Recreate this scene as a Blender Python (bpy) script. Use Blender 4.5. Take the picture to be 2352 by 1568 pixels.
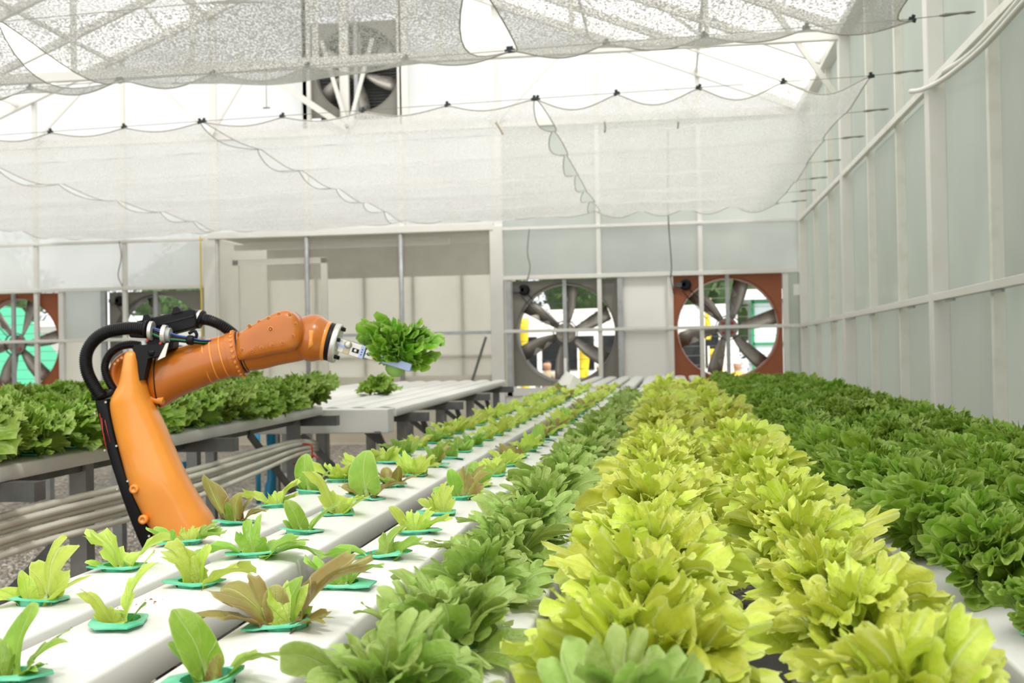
import bpy, bmesh, math, random
import numpy as np
from mathutils import Vector, Matrix, Quaternion
PI = math.pi
for o in list(bpy.data.objects): bpy.data.objects.remove(o)
SC = bpy.context.scene
COL = SC.collection
rad = math.radians

# ------------------------------------------------------------------ camera, sky, sun, exposure
CAM_Z = 1.15
FPX = 2647.5
yaw, pitch, roll = .1367, .0121, -.0181
c_, s_ = math.cos(yaw), math.sin(yaw)
FW = Vector((-s_*math.cos(pitch), c_*math.cos(pitch), math.sin(pitch)))
RT0 = Vector((c_, s_, 0)); UP0 = RT0.cross(FW)
RT = math.cos(roll)*RT0 + math.sin(roll)*UP0
UP = -math.sin(roll)*RT0 + math.cos(roll)*UP0
cd = bpy.data.cameras.new('camera'); cam = bpy.data.objects.new('camera', cd); COL.objects.link(cam)
m = Matrix((RT, UP, -FW)).transposed().to_4x4(); m.translation = (0, 0, CAM_Z)
cam.matrix_world = m
cd.sensor_width = 36; cd.lens = FPX/2352*36; cd.clip_end = 200; cd.clip_start = .05
cd.dof.use_dof = True; cd.dof.focus_distance = 1.95; cd.dof.aperture_fstop = 9.0
SC.camera = cam
W = bpy.data.worlds.new('overcast_sky'); SC.world = W; W.use_nodes = True
bg = W.node_tree.nodes['Background']; bg.inputs[0].default_value = (.975, .985, 1, 1); bg.inputs[1].default_value = 1.38
sd = bpy.data.lights.new('sun', 'SUN'); sd.energy = 6.5; sd.angle = rad(7); sd.color = (1, .965, .90)
so = bpy.data.objects.new('sun', sd); COL.objects.link(so)
so.rotation_euler = (rad(28), rad(22), 0)
SC.view_settings.view_transform = 'Standard'; SC.view_settings.look = 'None'
SC.view_settings.exposure = 0.0; SC.view_settings.gamma = 1; SC.view_settings.use_curve_mapping = False
cy = SC.cycles
cy.max_bounces = 8; cy.diffuse_bounces = 4; cy.glossy_bounces = 3; cy.transmission_bounces = 6; cy.transparent_max_bounces = 14
cy.caustics_reflective = False; cy.caustics_refractive = False; cy.sample_clamp_indirect = 6

# ------------------------------------------------------------------ helpers
def tag(o, label=None, cat=None, group=None, kind=None):
    if label: o['label'] = label
    if cat: o['category'] = cat
    if group: o['group'] = group
    if kind: o['kind'] = kind
    return o
def empty(name, loc=(0,0,0), rz=0, label=None, cat=None, group=None, kind=None, parent=None):
    o = bpy.data.objects.new(name, None); COL.objects.link(o); o.location = loc; o.rotation_euler = (0,0,rz)
    o.empty_display_size = .05
    if parent: o.parent = parent
    return tag(o, label, cat, group, kind)
def link(name, me, parent=None, loc=None):
    o = bpy.data.objects.new(name, me); COL.objects.link(o)
    if parent: o.parent = parent
    if loc is not None: o.location = loc
    return o
class MB:
    def __init__(s): s.v=[]; s.f=[]; s.sm=[]; s.mi=[]
    def add(s, vs, fs, smooth=False, mi=0):
        b=len(s.v); s.v += [tuple(v) for v in vs]
        for f in fs: s.f.append(tuple(i+b for i in f)); s.sm.append(smooth); s.mi.append(mi)
        return s
    def box(s, a, b, mi=0, bev=0):
        x0,y0,z0=a; x1,y1,z1=b
        if bev<=0:
            vs=[(x,y,z) for z in (z0,z1) for y in (y0,y1) for x in (x0,x1)]
            s.add(vs,[(0,2,3,1),(4,5,7,6),(0,1,5,4),(2,6,7,3),(0,4,6,2),(1,3,7,5)],mi=mi); return s
        d=bev; bm=bmesh.new(); bmesh.ops.create_cube(bm,size=1)
        for v in bm.verts: v.co=Vector(((x0+x1)/2+v.co.x*(x1-x0),(y0+y1)/2+v.co.y*(y1-y0),(z0+z1)/2+v.co.z*(z1-z0)))
        bmesh.ops.bevel(bm,geom=bm.edges[:],offset=d,segments=2,affect='EDGES',profile=.5)
        bm.verts.index_update(); s.add([v.co[:] for v in bm.verts],[[v.index for v in f.verts] for f in bm.faces],mi=mi); bm.free(); return s
    def bar(s, p, q, w, h, up=(0,0,1), mi=0):
        p=Vector(p);q=Vector(q); d=(q-p).normalized(); up=Vector(up)
        x=d.cross(up)
        if x.length<1e-4: x=d.cross(Vector((0,1,0)))
        x.normalize(); u=x.cross(d)
        vs=[]
        for e in (p,q):
            for a,b in ((-1,-1),(1,-1),(1,1),(-1,1)): vs.append(e+x*a*w/2+u*b*h/2)
        s.add(vs,[(0,1,2,3),(7,6,5,4),(0,4,5,1),(1,5,6,2),(2,6,7,3),(3,7,4,0)],mi=mi); return s
    def tube(s, pts, r, n=10, cap=True, mi=0, smooth=True):
        pts=[Vector(p) for p in pts]; k=len(pts)
        rs=r if hasattr(r,'__len__') else [r]*k
        t0=(pts[1]-pts[0]).normalized(); a=t0.orthogonal().normalized(); vs=[]
        for i,p in enumerate(pts):
            t=(pts[min(i+1,k-1)]-pts[max(i-1,0)]).normalized()
            a=(a-t*a.dot(t)).normalized(); b=t.cross(a)
            for j in range(n):
                g=2*PI*j/n; vs.append(p+(a*math.cos(g)+b*math.sin(g))*rs[i])
        fs=[(i*n+j,i*n+(j+1)%n,(i+1)*n+(j+1)%n,(i+1)*n+j) for i in range(k-1) for j in range(n)]
        s.add(vs,fs,smooth,mi)
        if cap:
            b=len(s.v)-k*n
            s.f.append(tuple(b+j for j in range(n))[::-1]); s.sm.append(False); s.mi.append(mi)
            s.f.append(tuple(b+(k-1)*n+j for j in range(n))); s.sm.append(False); s.mi.append(mi)
        return s
    def lathe(s, prof, axis_p, axis_d, n=24, mi=0, smooth=True):
        """prof: list of (radius, distance along the axis)"""
        d=Vector(axis_d).normalized(); a=d.orthogonal().normalized(); b=d.cross(a); p=Vector(axis_p); vs=[]
        for r,h in prof:
            for j in range(n):
                g=2*PI*j/n; vs.append(p+d*h+(a*math.cos(g)+b*math.sin(g))*r)
        k=len(prof)
        fs=[(i*n+j,i*n+(j+1)%n,(i+1)*n+(j+1)%n,(i+1)*n+j) for i in range(k-1) for j in range(n)]
        s.add(vs,fs,smooth,mi)
        b0=len(s.v)-k*n
        if prof[0][0]>1e-5: s.f.append(tuple(b0+j for j in range(n))[::-1]); s.sm.append(False); s.mi.append(mi)
        if prof[-1][0]>1e-5: s.f.append(tuple(b0+(k-1)*n+j for j in range(n))); s.sm.append(False); s.mi.append(mi)
        return s
    def loft(s, rings, cap=True, mi=0, smooth=True):
        n=len(rings[0]); k=len(rings); vs=[v for r in rings for v in r]
        fs=[(i*n+j,i*n+(j+1)%n,(i+1)*n+(j+1)%n,(i+1)*n+j) for i in range(k-1) for j in range(n)]
        s.add(vs,fs,smooth,mi); b=len(s.v)-k*n
        if cap:
            s.f.append(tuple(b+j for j in range(n))[::-1]); s.sm.append(False); s.mi.append(mi)
            s.f.append(tuple(b+(k-1)*n+j for j in range(n))); s.sm.append(False); s.mi.append(mi)
        return s
    def mesh(s, name, mats):
        me=bpy.data.meshes.new(name); me.from_pydata(s.v,[],s.f)
        for mt in (mats if isinstance(mats,(list,tuple)) else [mats]): me.materials.append(mt)
        me.polygons.foreach_set('use_smooth',s.sm); me.polygons.foreach_set('material_index',s.mi)
        me.update(); return me
    def build(s, name, mats, parent=None, loc=None):
        return link(name, s.mesh(name,mats), parent, loc)
def fixn(o):
    bm=bmesh.new(); bm.from_mesh(o.data); bmesh.ops.recalc_face_normals(bm,faces=bm.faces[:]); bm.to_mesh(o.data); bm.free(); return o
def smooth_path(pts, n=8):
    pts=[Vector(p) for p in pts]; P=[2*pts[0]-pts[1]]+pts+[2*pts[-1]-pts[-2]]; out=[]
    for i in range(1,len(P)-2):
        for k in range(n):
            t=k/n; a,b,c,d=P[i-1],P[i],P[i+1],P[i+2]
            out.append(.5*((2*b)+(c-a)*t+(2*a-5*b+4*c-d)*t*t+(3*b-a-3*c+d)*t**3))
    out.append(pts[-1]); return out
ORD=['first','second','third','fourth','fifth','sixth','seventh','eighth','ninth','tenth','eleventh','twelfth','thirteenth','fourteenth','fifteenth','sixteenth','seventeenth','eighteenth','nineteenth','twentieth']
def ordn(i):
    if i<20: return ORD[i]
    t=['twenty','thirty','forty','fifty'][(i+1)//10-2]; u=(i+1)%10
    return {'twenty':'twentieth','thirty':'thirtieth','forty':'fortieth','fifty':'fiftieth'}[t] if u==0 else t+'-'+ORD[u-1]

# ------------------------------------------------------------------ materials
def mat(name, col, rough=.5, metal=0, spec=.5, bump=None, var=None, coat=0):
    mt=bpy.data.materials.new(name); mt.use_nodes=True; nt=mt.node_tree; b=nt.nodes['Principled BSDF']
    b.inputs['Base Color'].default_value=(*col,1); b.inputs['Roughness'].default_value=rough; b.inputs['Metallic'].default_value=metal
    b.inputs['Specular IOR Level'].default_value=spec; b.inputs['Coat Weight'].default_value=coat
    tc=nt.nodes.new('ShaderNodeTexCoord')
    if var:   # (scale, second colour, contrast low, high)
        sc,c2,lo,hi=var
        nz=nt.nodes.new('ShaderNodeTexNoise'); nz.inputs['Scale'].default_value=sc; nz.inputs['Detail'].default_value=6
        nt.links.new(tc.outputs['Object'],nz.inputs['Vector'])
        rp=nt.nodes.new('ShaderNodeValToRGB'); rp.color_ramp.elements[0].position=lo; rp.color_ramp.elements[1].position=hi
        rp.color_ramp.elements[0].color=(*col,1); rp.color_ramp.elements[1].color=(*c2,1)
        nt.links.new(nz.outputs['Fac'],rp.inputs['Fac']); nt.links.new(rp.outputs['Color'],b.inputs['Base Color'])
    if bump:
        sc,st=bump; nz=nt.nodes.new('ShaderNodeTexNoise'); nz.inputs['Scale'].default_value=sc; nz.inputs['Detail'].default_value=4
        nt.links.new(tc.outputs['Object'],nz.inputs['Vector']); bp=nt.nodes.new('ShaderNodeBump'); bp.inputs['Strength'].default_value=st; bp.inputs['Distance'].default_value=.01
        nt.links.new(nz.outputs['Fac'],bp.inputs['Height']); nt.links.new(bp.outputs['Normal'],b.inputs['Normal'])
    return mt
def panel_mat(name, col, trans=.8, clear=.05, gloss=.06, ribs=None, grime=.12):
    """translucent greenhouse sheet: diffuse light passes through, a little is seen straight through"""
    mt=bpy.data.materials.new(name); mt.use_nodes=True; nt=mt.node_tree; N=nt.nodes; L=nt.links
    for n in list(N): N.remove(n)
    out=N.new('ShaderNodeOutputMaterial'); tr=N.new('ShaderNodeBsdfTranslucent'); df=N.new('ShaderNodeBsdfDiffuse')
    tp=N.new('ShaderNodeBsdfTransparent'); gl=N.new('ShaderNodeBsdfGlossy'); gl.inputs['Roughness'].default_value=.25
    m1=N.new('ShaderNodeMixShader'); m2=N.new('ShaderNodeMixShader'); m3=N.new('ShaderNodeMixShader')
    tc=N.new('ShaderNodeTexCoord'); nz=N.new('ShaderNodeTexNoise'); nz.inputs['Scale'].default_value=1.3; nz.inputs['Detail'].default_value=5
    L.new(tc.outputs['Object'],nz.inputs['Vector'])
    oi=N.new('ShaderNodeObjectInfo'); ad=N.new('ShaderNodeMath'); ad.operation='ADD'
    L.new(nz.outputs['Fac'],ad.inputs[0]); mu=N.new('ShaderNodeMath'); mu.operation='MULTIPLY'; mu.inputs[1].default_value=.5
    L.new(oi.outputs['Random'],mu.inputs[0]); L.new(mu.outputs[0],ad.inputs[1])
    mr=N.new('ShaderNodeMapRange'); mr.inputs[1].default_value=.3; mr.inputs[2].default_value=1.1; mr.inputs[3].default_value=1-grime; mr.inputs[4].default_value=1
    L.new(ad.outputs[0],mr.inputs[0])
    cm=N.new('ShaderNodeMix'); cm.data_type='RGBA'; cm.blend_type='MULTIPLY'; cm.inputs[0].default_value=1
    cm.inputs[6].default_value=(*col,1); L.new(mr.outputs[0],cm.inputs[7])
    L.new(cm.outputs[2],tr.inputs['Color']); L.new(cm.outputs[2],df.inputs['Color'])
    if ribs:
        wv=N.new('ShaderNodeTexWave'); wv.bands_direction=ribs[0]; wv.inputs['Scale'].default_value=ribs[1]
        L.new(tc.outputs['Object'],wv.inputs['Vector']); bp=N.new('ShaderNodeBump'); bp.inputs['Strength'].default_value=.5; bp.inputs['Distance'].default_value=.004
        L.new(wv.outputs['Fac'],bp.inputs['Height'])
        for n in (tr,df,gl): L.new(bp.outputs['Normal'],n.inputs['Normal'])
    m1.inputs[0].default_value=trans; L.new(df.outputs[0],m1.inputs[1]); L.new(tr.outputs[0],m1.inputs[2])
    m2.inputs[0].default_value=gloss; L.new(m1.outputs[0],m2.inputs[1]); L.new(gl.outputs[0],m2.inputs[2])
    m3.inputs[0].default_value=clear; L.new(m2.outputs[0],m3.inputs[1]); L.new(tp.outputs[0],m3.inputs[2])
    L.new(m3.outputs[0],out.inputs[0]); return mt
def net_mat(name, col, open_=.42):
    mt=bpy.data.materials.new(name); mt.use_nodes=True; nt=mt.node_tree; N=nt.nodes; L=nt.links
    for n in list(N): N.remove(n)
    out=N.new('ShaderNodeOutputMaterial'); tr=N.new('ShaderNodeBsdfTranslucent'); df=N.new('ShaderNodeBsdfDiffuse'); tp=N.new('ShaderNodeBsdfTransparent')
    for n in (tr,df): n.inputs['Color'].default_value=(*col,1)
    m1=N.new('ShaderNodeMixShader'); m2=N.new('ShaderNodeMixShader'); m1.inputs[0].default_value=.5
    tc=N.new('ShaderNodeTexCoord'); nz=N.new('ShaderNodeTexNoise'); nz.inputs['Scale'].default_value=95; nz.inputs['Detail'].default_value=3
    mp=N.new('ShaderNodeMapping'); mp.inputs['Scale'].default_value=(1,1,.25)
    L.new(tc.outputs['Object'],mp.inputs[0]); L.new(mp.outputs[0],nz.inputs['Vector'])
    n2=N.new('ShaderNodeTexNoise'); n2.inputs['Scale'].default_value=3.0; n2.inputs['Detail'].default_value=3; L.new(tc.outputs['Object'],n2.inputs['Vector'])
    r=N.new('ShaderNodeMapRange'); r.inputs[1].default_value=.42; r.inputs[2].default_value=.60; r.inputs[3].default_value=open_-.25; r.inputs[4].default_value=open_+.36
    L.new(nz.outputs['Fac'],r.inputs[0])
    r2=N.new('ShaderNodeMapRange'); r2.inputs[1].default_value=.3; r2.inputs[2].default_value=.7; r2.inputs[3].default_value=.75; r2.inputs[4].default_value=1.15; L.new(n2.outputs['Fac'],r2.inputs[0])
    mm=N.new('ShaderNodeMath'); mm.operation='MULTIPLY'; mm.use_clamp=True; L.new(r.outputs[0],mm.inputs[0]); L.new(r2.outputs[0],mm.inputs[1])
    L.new(df.outputs[0],m1.inputs[1]); L.new(tr.outputs[0],m1.inputs[2]); L.new(mm.outputs[0],m2.inputs[0])
    L.new(m1.outputs[0],m2.inputs[1]); L.new(tp.outputs[0],m2.inputs[2]); L.new(m2.outputs[0],out.inputs[0]); return mt
def leaf_mat(name, base, pale, vein, fan=False, tl=.35, bronze=None):
    """leaf blade: vein pattern, patchy colour and light passing through the blade; uv = (along, across)"""
    mt=bpy.data.materials.new(name); mt.use_nodes=True; nt=mt.node_tree; N=nt.nodes; L=nt.links; b=N['Principled BSDF']; out=N['Material Output']
    def M(op,a,bb=None,clamp=False):
        n=N.new('ShaderNodeMath'); n.operation=op; n.use_clamp=clamp
        for i,x in enumerate((a,bb)):
            if x is None: continue
            if isinstance(x,(int,float)): n.inputs[i].default_value=x
            else: L.new(x,n.inputs[i])
        return n.outputs[0]
    def MR(x,a,bb,c,d):
        n=N.new('ShaderNodeMapRange'); L.new(x,n.inputs[0])
        for i,k in enumerate((a,bb,c,d)): n.inputs[i+1].default_value=k
        return n.outputs[0]
    def mix(f,a,bb):
        n=N.new('ShaderNodeMix'); n.data_type='RGBA'
        if isinstance(f,float): n.inputs[0].default_value=f
        else: L.new(f,n.inputs[0])
        for i,x in ((6,a),(7,bb)):
            if isinstance(x,tuple): n.inputs[i].default_value=(*x,1)
            else: L.new(x,n.inputs[i])
        return n.outputs[2]
    uv=N.new('ShaderNodeUVMap'); sp=N.new('ShaderNodeSeparateXYZ'); L.new(uv.outputs[0],sp.inputs[0])
    U,V=sp.outputs[0],sp.outputs[1]; av=M('MULTIPLY',M('ABSOLUTE',M('SUBTRACT',V,.5)),2.0)
    oi=N.new('ShaderNodeObjectInfo'); tc=N.new('ShaderNodeTexCoord')
    nz=N.new('ShaderNodeTexNoise'); nz.inputs['Scale'].default_value=22; nz.inputs['Detail'].default_value=4; L.new(tc.outputs['Object'],nz.inputs['Vector'])
    wob=M('MULTIPLY',M('SUBTRACT',nz.outputs['Fac'],.5),.9)
    ph=M('MULTIPLY',av,9.0 if fan else 4.5)
    fr=M('ABSOLUTE',M('SINE',M('MULTIPLY',M('ADD',ph,wob),PI)))
    side=MR(fr,0,.24 if fan else .14,.95 if fan else .75,0)
    mid=MR(M('MULTIPLY',av,U),.004,.018,1,0)
    mid=M('MULTIPLY',mid,MR(U,.5,1.0,1,.35))
    veins=M('MAXIMUM',M('MULTIPLY',side,MR(av,.8,1,1,0)),mid)
    patch=MR(nz.outputs['Fac'],.35,.65,0,1)
    c=mix(patch,base,pale)
    hv=N.new('ShaderNodeHueSaturation'); L.new(c,hv.inputs['Color']); L.new(MR(oi.outputs['Random'],0,1,.488,.512),hv.inputs['Hue']); L.new(MR(oi.outputs['Random'],0,1,.84,1.16),hv.inputs['Value'])
    c=hv.outputs[0]
    if bronze:
        c=mix(M('MULTIPLY',MR(av,.05,.7,.35,1),MR(U,.15,.6,0,1)),c,bronze)
    c=mix(MR(U,0,.3,.75,0),c,vein)      # pale stem end
    c=mix(M('MULTIPLY',veins,.8),c,vein)
    c=mix(MR(U,.93,.99,0,.45 if fan else .3),c,vein)   # thin pale margin
    L.new(c,b.inputs['Base Color']); b.inputs['Roughness'].default_value=.38; b.inputs['Specular IOR Level'].default_value=.45
    n3=N.new('ShaderNodeTexNoise'); n3.inputs['Scale'].default_value=70; n3.inputs['Detail'].default_value=3; L.new(tc.outputs['Object'],n3.inputs['Vector'])
    bp=N.new('ShaderNodeBump'); bp.inputs['Strength'].default_value=.6; bp.inputs['Distance'].default_value=.004
    L.new(M('SUBTRACT',n3.outputs['Fac'],M('MULTIPLY',veins,.5)),bp.inputs['Height']); L.new(bp.outputs['Normal'],b.inputs['Normal'])
    tr=N.new('ShaderNodeBsdfTranslucent'); L.new(c,tr.inputs['Color']); L.new(bp.outputs['Normal'],tr.inputs['Normal'])
    ms=N.new('ShaderNodeMixShader'); ms.inputs[0].default_value=tl; L.new(b.outputs[0],ms.inputs[1]); L.new(tr.outputs[0],ms.inputs[2]); L.new(ms.outputs[0],out.inputs[0])
    return mt
M_frame=mat('white_painted_steel',(.69,.68,.645),.45,var=(6,(.66,.64,.58),.45,.85))
M_framep=mat('pale_painted_frame',(.86,.84,.78),.5)
M_frame2=mat('aged_white_steel',(.72,.71,.65),.5,var=(9,(.60,.57,.49),.5,.9))
M_galv=mat('galvanised_steel',(.42,.43,.43),.4,metal=.3,var=(12,(.34,.35,.36),.4,.7))
M_dark=mat('dark_grey_steel',(.10,.105,.105),.5,metal=.2,var=(14,(.16,.16,.15),.4,.8))
M_legm=mat('grey_steel_leg',(.20,.205,.20),.5,metal=.2,var=(10,(.30,.30,.28),.4,.8))
M_chan=mat('white_plastic_channel',(.74,.735,.71),.30,spec=.35,var=(3,(.70,.69,.65),.5,.9))
M_black=mat('black_plastic',(.006,.006,.008),.42,spec=.22)
M_blackc=mat('black_corrugated_plastic',(.006,.006,.007),.32,spec=.3)
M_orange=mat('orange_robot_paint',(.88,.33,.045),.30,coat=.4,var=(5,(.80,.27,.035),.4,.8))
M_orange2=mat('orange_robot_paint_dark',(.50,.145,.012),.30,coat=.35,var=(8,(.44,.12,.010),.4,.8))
M_steel=mat('brushed_aluminium',(.62,.61,.57),.35,metal=.55,bump=(60,.1))
M_blue=mat('pale_blue_anodised',(.36,.43,.66),.4,metal=.4)
M_gold=mat('brass_tone_steel',(.50,.42,.26),.4,metal=.5)
M_green=mat('green_cable',(.0,.22,.07),.4)
M_bluec=mat('blue_cable',(.04,.10,.45),.4)
M_red=mat('red_tie',(.6,.05,.04),.5)
M_white=mat('white_label',(.75,.74,.68),.5)
M_pot=mat('mint_green_plastic',(.06,.48,.27),.4,var=(20,(.20,.62,.42),.4,.7))
M_soil=mat('planting_sponge',(.16,.10,.05),.9,bump=(80,.6))
M_pvcb=mat('blue_pvc',(.012,.26,.46),.35)
M_hose=mat('cream_pvc_hose',(.74,.72,.62),.4)
M_brown=mat('brown_painted_fan_plate',(.30,.085,.03),.5)
M_greyp=mat('grey_fan_plate',(.20,.19,.165),.5)
M_blade=mat('grey_fan_blade',(.38,.355,.32),.45,metal=.3)
M_slat=mat('aluminium_louvre',(.55,.56,.55),.4,metal=.4)
M_slatd=mat('dark_louvre',(.11,.115,.11),.5,metal=.2)
M_wire=mat('wire',(.18,.18,.16),.5,metal=.4)
M_clip=mat('black_clip',(.01,.02,.02),.5)
M_roof=panel_mat('white_roof_film',(.97,.97,.95),trans=.88,clear=.22,gloss=.02,grime=.03)
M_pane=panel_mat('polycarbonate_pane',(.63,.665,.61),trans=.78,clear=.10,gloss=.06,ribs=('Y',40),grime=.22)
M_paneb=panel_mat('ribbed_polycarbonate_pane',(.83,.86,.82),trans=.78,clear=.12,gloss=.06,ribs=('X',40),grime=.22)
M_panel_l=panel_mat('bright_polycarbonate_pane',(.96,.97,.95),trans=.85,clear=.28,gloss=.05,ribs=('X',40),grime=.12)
M_panew=panel_mat('white_gable_film',(.97,.97,.96),trans=.9,clear=.2,gloss=.02,grime=.03)
M_clear=panel_mat('clear_plastic_sheet',(.88,.86,.78),trans=.5,clear=.80,gloss=.08,grime=.1)
M_beige=panel_mat('beige_plastic_wall',(.97,.95,.88),trans=.85,clear=.12,gloss=.05,ribs=('X',20),grime=.15)
M_board=mat('white_board',(.80,.79,.75),.6)
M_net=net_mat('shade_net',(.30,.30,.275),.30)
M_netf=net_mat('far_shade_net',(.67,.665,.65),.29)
M_leaf_light=leaf_mat('light_green_leaf',(.49,.57,.04),(.65,.72,.11),(.74,.82,.36),tl=.32)
M_leaf_oak=leaf_mat('green_oak_leaf',(.25,.38,.055),(.38,.52,.13),(.54,.64,.28),tl=.34)
M_leaf_fri=leaf_mat('dark_green_frilled_leaf',(.155,.30,.016),(.27,.44,.042),(.48,.62,.18),fan=True,tl=.34)
M_leaf_lime=leaf_mat('lime_seedling_leaf',(.46,.60,.07),(.60,.72,.14),(.68,.78,.32),tl=.42)
M_leaf_grn=leaf_mat('green_seedling_leaf',(.24,.44,.045),(.36,.54,.08),(.56,.70,.26),tl=.38)
M_leaf_brz=leaf_mat('bronze_seedling_leaf',(.34,.38,.06),(.42,.46,.10),(.58,.56,.26),tl=.35,bronze=(.24,.125,.045))

# ================================================================== the setting
XW=1.708; XL=-10.25; YB=15.0; EAVE=4.2; RX=-4.27; RZ=6.62; P=1.3054; PR=1.2368
# floor: gravel base plus real stones
fl=bpy.data.materials.new('gravel'); fl.use_nodes=True; nt=fl.node_tree; b=nt.nodes['Principled BSDF']; tc=nt.nodes.new('ShaderNodeTexCoord')
vo=nt.nodes.new('ShaderNodeTexVoronoi'); vo.inputs['Scale'].default_value=42; nt.links.new(tc.outputs['Object'],vo.inputs['Vector'])
rp=nt.nodes.new('ShaderNodeValToRGB'); e=rp.color_ramp.elements; e[0].color=(.09,.075,.06,1); e[1].color=(.56,.51,.44,1)
e2=e.new(.5); e2.color=(.31,.28,.24,1)
sepc=nt.nodes.new('ShaderNodeSeparateColor'); nt.links.new(vo.outputs['Color'],sepc.inputs[0]); nt.links.new(sepc.outputs[0],rp.inputs[0]); nt.links.new(rp.outputs[0],b.inputs['Base Color'])
bp=nt.nodes.new('ShaderNodeBump'); bp.inputs['Distance'].default_value=.02; bp.inputs['Strength'].default_value=.9; bp.invert=True
nt.links.new(vo.outputs['Distance'],bp.inputs['Height']); nt.links.new(bp.outputs['Normal'],b.inputs['Normal']); b.inputs['Roughness'].default_value=.85
floor=MB().box((XL-.2,-3,-.3),(XW+.1,YB+2.3,0)).build('floor',fl)
tag(floor,'grey-brown gravel floor of the greenhouse','floor',kind='structure')
M_stone=bpy.data.materials.new('stone'); M_stone.use_nodes=True; nt=M_stone.node_tree; b=nt.nodes['Principled BSDF']
g=nt.nodes.new('ShaderNodeNewGeometry'); rp=nt.nodes.new('ShaderNodeValToRGB'); e=rp.color_ramp.elements
e[0].color=(.15,.125,.10,1); e[1].color=(.70,.65,.56,1); e2=e.new(.6); e2.color=(.42,.38,.33,1)
nt.links.new(g.outputs['Random Per Island'],rp.inputs[0]); nt.links.new(rp.outputs[0],b.inputs['Base Color']); b.inputs['Roughness'].default_value=.85
def stones(n, x0,x1,y0,y1, seed, smin=.007,smax=.016):
    r=np.random.default_rng(seed)
    base=np.array([(1,0,0),(.3,.95,0),(-.8,.6,0),(-.8,-.6,0),(.3,-.95,0),(0,0,1)],float)
    fac=np.array([(0,1,5),(1,2,5),(2,3,5),(3,4,5),(4,0,5)])
    ang=r.uniform(0,2*PI,n); s=r.uniform(smin,smax,n); el=r.uniform(.6,1.3,n)
    c=np.stack([r.uniform(x0,x1,n),r.uniform(y0,y1,n),np.zeros(n)],1)
    v=base[None]*np.stack([s*el,s,s*.9],1)[:,None,:]+r.normal(0,.18,(n,6,3))*s[:,None,None]
    v[:,:5,2]=-.001
    ca,sa=np.cos(ang)[:,None],np.sin(ang)[:,None]
    x=v[:,:,0]*ca-v[:,:,1]*sa; y=v[:,:,0]*sa+v[:,:,1]*ca; v=np.stack([x,y,v[:,:,2]],2)+c[:,None,:]
    f=(fac[None]+6*np.arange(n)[:,None,None]).reshape(-1,3)
    me=bpy.data.meshes.new('gravel_stones'); me.vertices.add(n*6); me.vertices.foreach_set('co',v.reshape(-1))
    me.loops.add(f.size); me.loops.foreach_set('vertex_index',f.reshape(-1).astype(np.int32)); me.polygons.add(len(f)); me.polygons.foreach_set('loop_start',(np.arange(len(f))*3).astype(np.int32)); me.polygons.foreach_set('loop_total',np.full(len(f),3,np.int32))
    me.update(); me.validate(); me.materials.append(M_stone); return me
so1=link('gravel_stones',stones(42000,-4.6,-.2,1.9,8.5,3),floor); so1['kind']='stuff'
so2=link('gravel_stones',stones(14000,-.9,1.6,.5,4.5,4),floor); so2['kind']='stuff'

# ---- right wall
wr=empty('wall_right',(XW,0,0),0,'translucent panel wall with white posts along the right side','wall',kind='structure')
mA=MB(); 
def wbox(a,b): return a,b
zs=[(.0,1.466),(1.466,2.81),(2.81,4.2)]
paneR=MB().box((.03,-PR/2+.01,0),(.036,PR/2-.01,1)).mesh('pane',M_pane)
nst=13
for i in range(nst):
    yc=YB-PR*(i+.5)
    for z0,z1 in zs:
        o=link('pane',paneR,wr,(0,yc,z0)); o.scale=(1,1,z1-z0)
for i in range(nst+1):
    y=YB-PR*i
    if i%3==0:
        MB().box((-.075,y-.06,0),(.03,y+.06,EAVE),bev=.006).build('post',M_frame,wr)
    else:
        MB().box((-.03,y-.028,0),(.03,y+.028,EAVE)).build('stud',M_frame2,wr)
for k in range(4):
    for z in (1.465,):
        y1=YB-PR*3*k-.06; y0=YB-PR*3*(k+1)+.06
        MB().box((-.075,y0,z-.024),(-.03,y1,z+.024),bev=.004).build('rail',M_frame,wr)
        for q in (.18,.62,.9):
            yy=y0+(y1-y0)*q; MB().box((-.06,yy-.1,z-.04),(-.045,yy+.1,z-.025)).build('rail_bracket',M_galv,wr)
    y1=YB-PR*3*k-.06; y0=YB-PR*3*(k+1)+.06
    MB().box((-.07,y0,2.785),(-.03,y1,2.835),bev=.004).build('rail',M_frame2,wr)
MB().box((-.08,-3,EAVE-.07),(.04,YB,EAVE+.03)).build('eave_beam',M_frame,wr)
# ---- left wall (outside the frame; closes the house)
wl=empty('wall_left',(XL,0,0),0,'translucent panel wall on the far left side','wall',kind='structure')
MB().box((-.01,-3,0),(.0,YB,EAVE)).build('pane',M_pane,wl)
# ---- back wall
wb=empty('wall_back',(0,YB,0),0,'back wall of white posts and rails with fans, ribbed panels and white gable','wall',kind='structure')
XM=[XW-P*i for i in range(10)]
def rect_pane(x0,x1,z0,z1,m,name='pane',y=.03,par=wb): return MB().box((x0,y,z0),(x1,y+.006,z1)).build(name,m,par)
def roofz(x): return EAVE+(RZ-EAVE)*(1-abs(x-RX)/(XW-RX))
FANS={'A':(-2.06,-.67),'B':(.045,1.425),'C':(-7.71,-6.32),'D':(-9.9,-8.4)}
# panes between rail 2.14 and rail 2.79, and above up to the eave
for i in range(9):
    x1,x0=XM[i],XM[i+1]
    if i in (3,4,5): continue
    rect_pane(x0+.0,x1-.0,2.16,2.81,M_paneb if i<3 else M_panel_l)
    rect_pane(x0+.0,x1-.0,2.81,EAVE,M_paneb if i<3 else M_panel_l)
for i in (3,4,5):
    rect_pane(XM[i+1]+.0,XM[i]-.0,2.9,EAVE,M_panel_l)
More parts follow.
